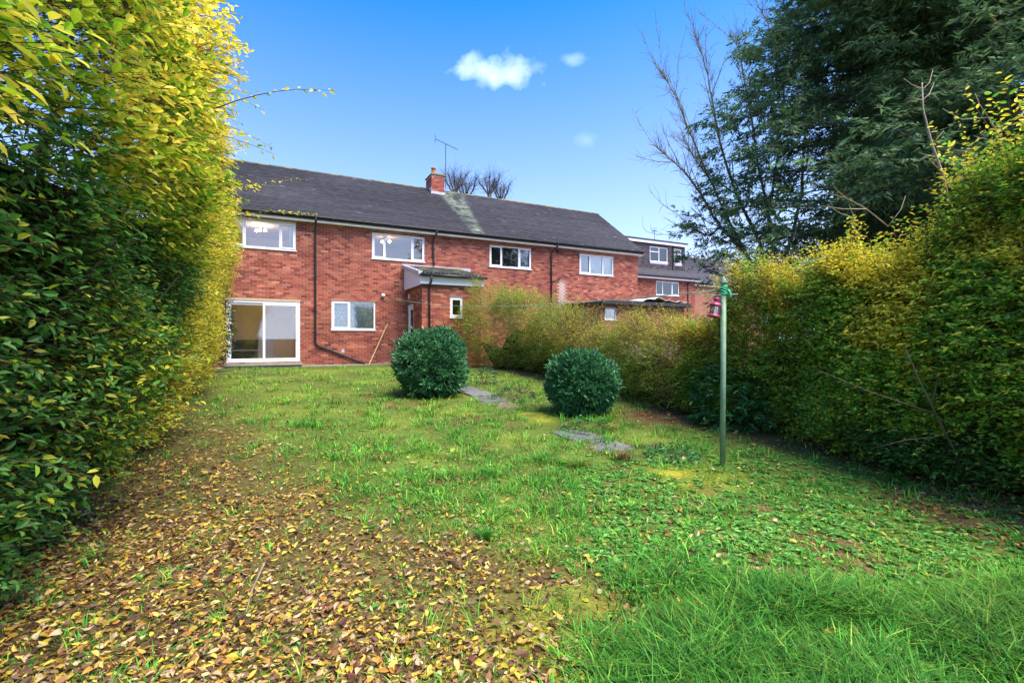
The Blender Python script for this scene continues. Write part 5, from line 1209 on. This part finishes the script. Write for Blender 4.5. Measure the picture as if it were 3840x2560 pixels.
# lantern
lz = EYE + (777 - 684) * SC; lan = empty('lantern', (px_ - .085, py_ - .03, lz), 0, 'dark pink metal lantern hanging tilted from the clothes post', 'lantern')
lan.rotation_euler = (0, math.radians(11), 0); lan.scale = (.92, .92, .92)
def LT(z): return Matrix.Translation((0, 0, z))
MB().lathe([(.030, -.055), (.028, -.04), (.034, -.028), (.038, -.012), (.030, -.004), (.012, 0)], 18).build('chimney_cap', 'magenta', lan, smooth=True)
MB().lathe([(.066, -.098), (.070, -.094), (.066, -.086), (.052, -.064), (.030, -.054)], 24).build('hood', 'magenta', lan, smooth=True)
MB().lathe([(.058, -.108), (.058, -.0985)], 6).build('top_rim', 'magenta', lan)
MB().lathe([(.074, -.232), (.074, -.222), (.060, -.205), (.052, -.200)], 24).build('base', 'magenta', lan, smooth=True)
for k in range(6):
    a, a2 = k * math.pi / 3, (k + 1) * math.pi / 3; p, q = Vector((.052 * math.cos(a), .052 * math.sin(a), 0)), Vector((.052 * math.cos(a2), .052 * math.sin(a2), 0))
    MB().tube([p * 1.06 + Vector((0, 0, -.202)), p * 1.0 + Vector((0, 0, -.106))], .0045, 6).build('bar', 'magenta', lan)
    MB().add([p + Vector((0, 0, -.2)), q + Vector((0, 0, -.2)), q + Vector((0, 0, -.108)), p + Vector((0, 0, -.108))] + [v * .96 + Vector((0, 0, w)) for v, w in ((p, -.2), (q, -.2), (q, -.108), (p, -.108))],
             [(0, 1, 2, 3), (7, 6, 5, 4), (0, 4, 5, 1), (3, 2, 6, 7), (0, 3, 7, 4), (1, 5, 6, 2)]).build('pane', 'lantern_glass', lan)
MB().lathe([(.022, -.198), (.022, -.160), (.004, -.158)], 12).build('candle', 'old_white', lan, smooth=True)
MB().tube([(-.030, 0, -.02), (-.028, 0, .01), (-.012, 0, .034), (.012, 0, .036), (.028, 0, .01), (.030, 0, -.02)], .0025, 6).build('handle', 'dark_metal', lan)

# ------------------------------------------------------------------ path of slabs, half grown over
path = bpy.data.objects.new('path', None); col.objects.link(path); path.empty_display_size = .1; tag(path, kind='structure')
pc = np.array(gp(1125, 917)); pdv = np.array([.4522, -.8919]); pn = np.array([.8919, .4522])
sm = []
for q in range(3):
    mb = MB(); c = [(.15, .145, .14), (.12, .12, .115), (.14, .12, .07)][q]; mb.box(-.27, .27, -.29, .29, -.05, 0, c); me = mb.mesh('slab'); me.materials.append(MATS['paving']); sm.append(me)
for k in (-9, -8, -7, -6, -5, -4, -3, -2, -1, 0, 1, 5, 6):
    for j in (0,):
        c = pc + pdv * k * .61 + pn * (j * .61 + random.uniform(-.02, .02)); o = bpy.data.objects.new('slab', sm[random.randrange(3)]); col.objects.link(o); o.parent = path
        o.location = (c[0], c[1], G(c[0], c[1]) + (.024 if k < 0 else .010)); o.rotation_euler = (random.uniform(-.02, .02) + .04, random.uniform(-.02, .02), RZ + random.uniform(-.02, .02))
        b = o.modifiers.new('edge', 'BEVEL'); b.width = .012; b.segments = 2
def path_dist(x, y):
    rx, ry = x - pc[0], y - pc[1]; a = rx * pdv[0] + ry * pdv[1]; t = rx * pn[0] + ry * pn[1]
    return np.where((a > -5.6) & (a < 6), np.abs(t), 9.0), a

# ------------------------------------------------------------------ grass
def scatter(n, x0, x1, near=1.6, far=15.0, power=1.0):
    """points in the camera's view cone, about evenly spread over the picture"""
    q = rng.random(n); inv = lerp(1 / near ** power, 1 / far ** power, q); y = inv ** (-1 / power); u = rng.uniform(-1.14, 1.42, n); return u * y, y
def grass_mesh(name, X, Y, H_, Wd, C, lean, label, cat='grass', fan=None):
    n = len(X); Z = ground(X, Y) - .006; a = rng.uniform(0, 2 * math.pi, n); w = np.stack([np.cos(a), np.sin(a)], 1); fa = a + math.pi / 2 + rng.normal(0, .5, n) if fan is None else fan + rng.normal(0, .6, n);
    if fan is not None: a = fa + math.pi / 2 + rng.normal(0, .4, n); w = np.stack([np.cos(a), np.sin(a)], 1)
    ld = np.stack([np.cos(fa), np.sin(fa)], 1) * (lean * H_)[:, None]
    V = np.zeros((n, 5, 3))
    for k, (f, ww) in enumerate(((0, 1.0), (0, -1.0), (.55, .8), (.55, -.8), (1, 0))):
        V[:, k, 0] = X + w[:, 0] * Wd * .5 * ww + ld[:, 0] * f ** 1.9; V[:, k, 1] = Y + w[:, 1] * Wd * .5 * ww + ld[:, 1] * f ** 1.9; V[:, k, 2] = Z + H_ * (f - .28 * np.minimum(lean, 1.6) * f * f)
    Ft = np.array([[0, 1, 3], [0, 3, 2], [2, 3, 4]]); Fs = (Ft[None] + (np.arange(n) * 5)[:, None, None]).reshape(-1, 3)
    o = link(name, np_mesh(name, V.reshape(-1, 3), Fs, np.repeat(C, 5, 0)), 'grass_blade'); return tag(o, label, cat, kind='stuff')
GRN = [(.06, .26, .026), (.09, .34, .034), (.045, .19, .024), (.16, .42, .045), (.30, .44, .055)]
# tufts
nt = 17000; X, Y = scatter(nt, 0, 0, 1.7, 15.8, .75); zt_ = zones(X, Y); pdist, _ = path_dist(X, Y)
dens = (.18 + .82 * sstep(-.15, .25, zt_['n2'] + .5 * zt_['n3'])) * zt_['green'] * (1 - .75 * zt_['plant']) + zt_['long'] * .42 + .02 + .10 * zt_['litter'] * sstep(.35, .6, zt_['n2'])
dens *= np.where(pdist < .18, .4, 1); hd = (X - HP[0]) * HN[0] + (Y - HP[1]) * HN[1]
inb = (zt_['inhedge'] < .4) & (hd < -.12); ok = (rng.random(nt) < dens) & inb; X, Y = X[ok], Y[ok]; lg_ = zt_['long'][ok]; nn = len(X); yel = sstep(7, 12, Y) * .28 + .30 * zt_['n1'][ok]
kb = 17; rad = (.018 + .026 * rng.random(nn)) * (1 + .12 * Y) + .012 * lg_
ox, oy = rng.normal(0, 1, (2, nn * kb)) * np.repeat(rad, kb); BX = np.repeat(X, kb) + ox; BY = np.repeat(Y, kb) + oy; fan_ = np.arctan2(oy, ox)
sz = rng.uniform(.55, 1.6, nn) * (.072 + .050 * lg_ + .03 * sstep(3, 8, Y)); Hb = np.repeat(sz, kb) * rng.uniform(.55, 1.25, nn * kb); Wb = (.0056 + .0007 * BY) * rng.uniform(.7, 1.2, nn * kb)
C = pick(GRN, [4, 4, 3, 2.5, 1.2], nn * kb); yl = np.repeat(yel, kb)[:, None].clip(0, 1); C = C * (1 - yl * .75) + np.array([[.44, .47, .05]]) * yl * .75
C = C * (1 + np.repeat(rng.normal(0, .20, nn) - .42 * lg_, kb))[:, None].clip(.45, 1.4)
grass_mesh('grass', BX, BY, Hb, Wb, C, rng.uniform(.3, 1.5, nn * kb) + .3 * np.repeat(lg_, kb), 'tufts of green lawn grass growing up the garden', fan=fan_)
# short sward between the tufts and brown thatch on bare soil
n = 186000; X, Y = scatter(n, 0, 0, 1.65, 15.8, .7); z0 = zones(X, Y); pdist, _ = path_dist(X, Y); hd = (X - HP[0]) * HN[0] + (Y - HP[1]) * HN[1]
inb = (z0['inhedge'] < .35) & (hd < -.1); gr = z0['green'] * (1 - .55 * z0['plant']) * (.55 + .45 * sstep(-.35, .15, z0['n2'] + .4 * z0['n3'])) + .25 * z0['moss']; ok = (rng.random(n) < np.maximum(gr * .95, .10)) & inb & ((pdist > .18) | (rng.random(n) < .35))
X1_, Y1_ = X[ok], Y[ok]; m = len(X1_); C = pick(GRN, [3, 3, 3, 3, 2.5], m); yl = (sstep(5, 10, Y1_) * .22 + .35 * z0['n1'][ok] + .5 * z0['moss'][ok]).clip(0, 1)[:, None]; C = C * (1 - yl * .8) + np.array([[.45, .47, .045]]) * yl * .8
grass_mesh('short_grass', X1_, Y1_, rng.uniform(.018, .05, m) * (1 + .04 * Y1_), (.003 + .0007 * Y1_) * rng.uniform(.8, 1.3, m), C, rng.uniform(.4, 1.8, m), 'short yellowish green sward between the grass tufts')
n = 47000; X, Y = scatter(n, 0, 0, 1.6, 10, .8); z0 = zones(X, Y); ok = (rng.random(n) < z0['bare']) & (z0['inhedge'] < .6); X, Y = X[ok], Y[ok]; m = len(X)
C = pick([(.20, .12, .05), (.14, .085, .035), (.28, .19, .09), (.10, .065, .03), (.13, .13, .03)], [4, 4, 2, 3, 2], m)
grass_mesh('dead_thatch', X, Y, rng.uniform(.012, .035, m), (.0028 + .0006 * Y) * rng.uniform(.8, 1.2, m), C, rng.uniform(1.0, 3.0, m), 'brown dead thatch matted over the bare soil', 'thatch')
# broad leaved ground cover: rosettes of plantain and celandine
n = 14200; X, Y = scatter(n, 0, 0, 1.8, 9.5, .8); z0 = zones(X, Y); ok = (rng.random(n) < z0['plant'] + .40 * z0['long'] + .012 * (1 - z0['inhedge']) + .004) & (z0['inhedge'] < .5); X, Y = X[ok], Y[ok]; m = len(X); kk = 7
an = (np.arange(kk) * 2.4)[None] + rng.uniform(0, 6.28, (m, 1)); el = rng.uniform(.02, .5, (m, kk)); D = np.stack([np.cos(an) * np.cos(el), np.sin(an) * np.cos(el), np.sin(el)], -1).reshape(-1, 3)
Pz = ground(X, Y) + .006; Pp = np.repeat(np.stack([X, Y, Pz], 1), kk, 0) + rng.normal(0, .008, (m * kk, 3)) * np.array([[1, 1, .3]]); L_ = rng.uniform(.028, .062, m * kk); Nn2 = np.array([[0, 0, 1.0]]) + rng.normal(0, .25, (m * kk, 3))
V, Fs, Cc = leaf_arrays(Pp, D, Nn2, L_, L_ * .55, pick([(.11, .34, .045), (.15, .42, .07), (.08, .25, .035), (.26, .52, .11), (.42, .54, .09)], [4, 4, 2.5, 3, 1.5], m * kk), 'big')
tag(link('ground_cover', np_mesh('ground_cover', V, Fs, Cc), 'leaf'), 'low mat of broad green weed leaves right of the path', 'ground cover', kind='stuff')

# ------------------------------------------------------------------ fallen leaves
FALL = {'yellow': [(.60, .42, .06), (.66, .50, .10), (.56, .44, .04)], 'pale tan': [(.56, .40, .20), (.48, .33, .19), (.62, .46, .24)], 'brown': [(.22, .11, .045), (.16, .085, .05), (.28, .15, .06)], 'orange': [(.48, .22, .04), (.52, .28, .05)], 'dark red': [(.16, .045, .03), (.12, .04, .035)]}
fk = list(FALL); fw = np.array([3.4, 2.1, 5.6, 1.9, .7])
n = 119000; X, Y = scatter(n, 0, 0, 1.62, 15.5, .6); z0 = zones(X, Y); hd = (X - HP[0]) * HN[0] + (Y - HP[1]) * HN[1]
dl = seg_dist(X, Y, LITTER); heavy = sstep(.0, 1.3, dl + .4 * z0['n1'])
dn = .06 + .16 * sstep(-2.2, .0, dl) + .34 * z0['litter'] + .45 * heavy * z0['litter'] + .25 * sstep(.9, .2, z0['drh']) + .5 * blob(X, Y, 3.75, 3.85, .55) + .45 * blob(X, Y, 2.55, 7.9, .8)
dn *= .45 + .85 * sstep(-.45, .35, z0['n2'] + .4 * z0['n3'])
dn *= np.where(z0['inhedge'] > .6, .35, 1) * sstep(15.5, 11, Y + .0) * .9 + .1
ok = (rng.random(n) < dn * (.55 + .55 * sstep(2.6, 4.6, Y))) & (hd < -.15); X, Y = X[ok], Y[ok]; drh = z0['drh'][ok]; m = len(X)
kind_ = rng.choice(5, m, p=fw / fw.sum()); kind_ = np.where((drh < 1.0) & (rng.random(m) < .6), rng.choice([2, 3, 4, 2], m), kind_)
an = rng.uniform(0, 6.28, m); el = rng.normal(.03, .24, m); D = np.stack([np.cos(an) * np.cos(el), np.sin(an) * np.cos(el), np.sin(el)], 1); Nn2 = np.array([[0, 0, 1.0]]) + rng.normal(0, .55, (m, 3)); Nn2 *= np.where(rng.random(m) < .35, -1, 1)[:, None]
L_ = (.016 + .036 * rng.random(m) ** 1.3) * (1 + .045 * Y); W_ = L_ * rng.uniform(.32, .75, m); Pp = np.stack([X, Y, ground(X, Y) + .012 + rng.uniform(0, .022, m)], 1)
C = np.array([FALL[fk[k]][rng.integers(len(FALL[fk[k]]))] for k in kind_]) * rng.uniform(.45, 1.08, (m, 1))
sel = visible_largest(Pp, L_ * (1 - .25 * (kind_ == 2)), 300); keep = np.ones(m, bool); keep[sel] = False
x_, y_, z_ = leaf_frames(D[sel], Nn2[sel]); metas = {}
for i, k in enumerate(sel):
    key = (int(kind_[k]), int(rng.integers(3)))
    if key not in metas:
        cc = .88 * np.array([FALL[fk[key[0]]][key[1] % len(FALL[fk[key[0]]])]]); Vq = LEAF * np.array([.20 + .07 * key[1], 1, .6]); Vq[:, 2] += (.04, .14, .22)[key[1]] * np.sin(Vq[:, 1] * 3)
        metas[key] = np_mesh('fallen_leaf', Vq, LEAF_T, np.repeat(cc, len(Vq), 0)); metas[key].materials.append(MATS['dead_leaf'])
    o = bpy.data.objects.new('fallen_leaf', metas[key]); col.objects.link(o); p = Pp[k]
    o.matrix_local = Matrix(((x_[i, 0], y_[i, 0], z_[i, 0], p[0]), (x_[i, 1], y_[i, 1], z_[i, 1], p[1]), (x_[i, 2], y_[i, 2], z_[i, 2], p[2] + .006), (0, 0, 0, 1))) @ Matrix.Scale(float(L_[k]), 4)
    where = 'in the thick leaf litter at the lower left' if p[0] < -.9 else ('on the bare soil at the bottom centre' if p[0] < .55 else 'among the grass at the lower right')
    tag(o, 'fallen %s leaf lying %s' % (fk[key[0]], where), 'leaf', 'fallen %s leaves %s' % (fk[key[0]], where))
V, Fs, Cc = leaf_arrays(Pp[keep], D[keep], Nn2[keep], L_[keep], W_[keep], C[keep], 'big')
tag(link('leaf_litter', np_mesh('leaf_litter', V, Fs, Cc), 'dead_leaf'), 'carpet of fallen yellow and brown leaves along the left hedge', 'leaves', kind='stuff')

# ------------------------------------------------------------------ small plants and oddments
def tuft(name, px, py, n, h, w, pal_, wts, lean, label, cat):
    x, y = gp(px, py); e = bpy.data.objects.new(name, None); bpy.data.objects.remove(e)
    a = rng.uniform(0, 6.28, n); r = np.abs(rng.normal(0, w, n)); o = grass_mesh(name, x + np.cos(a) * r, y + np.sin(a) * r, h * rng.uniform(.5, 1.1, n), np.full(n, .006), pick(pal_, wts, n), rng.uniform(.4, lean, n), label, cat)
    del o['kind']; return o
tuft('dry_grass_tuft', 1402, 990, 220, .17, .07, [(.36, .26, .06), (.30, .24, .05), (.24, .22, .04)], [3, 2, 1], 1.4, 'straw coloured grass tuft beside the path below the smaller bush', 'grass tuft')
tuft('dead_plant_clump', 1432, 1058, 180, .16, .06, [(.16, .08, .035), (.22, .12, .05), (.10, .055, .03)], [3, 2, 2], 1.2, 'dead brown plant clump at the edge of the path', 'plant')
tuft('dead_plant_clump', 1500, 1028, 120, .12, .07, [(.15, .08, .05), (.20, .12, .07)], [3, 2], 1.8, 'low withered brown stalks further up beside the path', 'plant')
tuft('long_grass_tuft', 1330, 1075, 190, .20, .06, [(.14, .27, .03), (.20, .30, .05), (.09, .22, .02)], [3, 2, 2], 1.9, 'arching pale green grass tuft left of the path end', 'grass tuft')
tuft('dark_grass_tuft', 1118, 1240, 150, .13, .045, GRN[:3], [3, 2, 3], 1.0, 'dark green upright grass tuft at the edge of the leaf litter', 'grass tuft')
def low_plant(name, px, py, n, r, h, leafL, pal_, wts, label, cat='plant', mat='glossy_leaf'):
    x, y = gp(px, py); g = G(x, y); e = empty(name, (x, y, g), 0, label, cat)
    O, U = dome((x, y, g + h * .25), r, h * .75, n, int(px), -.3); LP, LD, LN, L_, W_, own = sprays(O - U * .05, U + rng.normal(0, .35, U.shape), rng.uniform(.06, .14, len(O)), 5, leafL, .45, .9, .1)
    LP[:, 2] = np.maximum(LP[:, 2], g + .02); foliage(e, 'foliage', LP, LD, LN, L_, W_, pick(pal_, wts, len(LP)), mat, 'big')
    mb = MB()
    for k in range(6): a = k * 1.05; mb.tube([(0, 0, -.02), (r * .5 * math.cos(a), r * .5 * math.sin(a), h * .6)], [.008, .004], 5, (.1, .08, .05))
    mb.build('stem', 'bark', e)
SHR = [(.03, .10, .04), (.045, .13, .05), (.02, .07, .03)]
low_plant('evergreen_seedling', 1112, 884, 90, .30, .42, .07, SHR, [3, 2, 2], 'young evergreen shrub just right of the larger clipped bush')
low_plant('ivy_mound', 1178, 914, 150, .42, .22, .05, [(.02, .055, .035), (.03, .08, .04), (.06, .05, .04)], [3, 3, 1], 'low dark ivy mound on the far side of the slabs')
low_plant('weed_clump', 1350, 985, 80, .35, .14, .06, [(.05, .16, .04), (.07, .2, .05)], [1, 1], 'green weeds at the foot of the smaller clipped bush')
low_plant('weed_clump', 1545, 1050, 110, .30, .12, .06, [(.06, .20, .05), (.08, .24, .06)], [1, 1], 'leafy green weeds beside the mossy patch at the post')
# dead climber on the porch wall
e = empty('dead_climber', hw(6.85, -PD - .10, .5), RZ, 'dead brown climber standing against the porch wall under its window', 'plant')
for k, (dx_, h) in enumerate(((0, 1.75), (.12, 1.35), (.28, 1.45), (-.35, 1.2), (.45, 1.25), (-.2, 1.0))):
    MB().tube([(dx_ * .3, 0, -.05), (dx_ * .8, -.02, h * .5), (dx_ - .1, .0, h)], [.018, .022, .006], 6, (.06, .035, .025)).build('stem', 'bark', e)
n = 260; O = np.array([hw(6.85 + rng.normal(.05, .25), -PD - .12, .5 + rng.uniform(.2, 1.3)) for _ in range(n)]); Dd = rng.normal(size=(n, 3)) * np.array([[1, .5, 1]])
foliage(e, 'dry_leaves', O, Dd, rng.normal(size=(n, 3)), rng.uniform(.04, .09, n), rng.uniform(.02, .04, n), pick([(.07, .035, .025), (.11, .055, .03)], [1, 1], n), 'dead_leaf', 'big') if False else None
V, Fs, Cc = leaf_arrays(O, Dd, rng.normal(size=(n, 3)), rng.uniform(.04, .09, n), rng.uniform(.02, .04, n), pick([(.07, .035, .025), (.11, .055, .03)], [1, 1], n), 'big')
o = link('dry_leaves', np_mesh('dry_leaves', V, Fs, Cc), 'dead_leaf', e); o.matrix_parent_inverse = (Matrix.Translation(e.location) @ Matrix.Rotation(RZ, 4, 'Z')).inverted(); o['kind'] = 'stuff'
# leaning cane
a = Vector(hw(4.52, -.42, .52)); b = Vector(hw(5.29, -.03, 2.07)); o = MB().tube([(0, 0, 0), tuple(b - a)], [.020, .018], 8).build('wooden_pole', 'old_white'); o.location = a
mat_plain('cane', (.52, .38, .17), .6, .12, 6); o.data.materials.clear(); o.data.materials.append(MATS['cane']); tag(o, 'pale wooden pole leaning against the brick wall beside the larger bush', 'pole')
# fallen branches on the lawn
def fallen(name, pl, r, label, colr=(.24, .19, .13), zoff=.02):
    P3 = []
    for (px, py) in pl: x, y = gp(px, py); P3.append(Vector((x, y, G(x, y) + zoff + random.uniform(0, .03))))
    b0 = P3[0]; o = MB().tube([p - b0 for p in P3], list(np.linspace(r, r * .3, len(P3))), 6, colr).build(name, 'bark'); o.location = b0; tag(o, label, 'branch'); return o
fallen('fallen_branch', [(440, 868), (505, 862), (570, 858), (640, 868), (700, 882), (730, 895)], .018, 'long pale fallen branch lying on the lawn before the patio door', zoff=.05)
fallen('fallen_branch', [(560, 862), (600, 880), (618, 897), (625, 905)], .010, 'thin forked twig beside the long fallen branch', zoff=.04)
fallen('fallen_branch', [(607, 1312), (590, 1350), (580, 1385), (565, 1425)], .007, 'short crooked stick lying in the leaf litter in the foreground', (.26, .21, .17), .03)
fallen('fallen_branch', [(560, 1430), (540, 1448), (525, 1470)], .009, 'dark broken twig at the lower end of the crooked stick', (.05, .035, .03), .025)
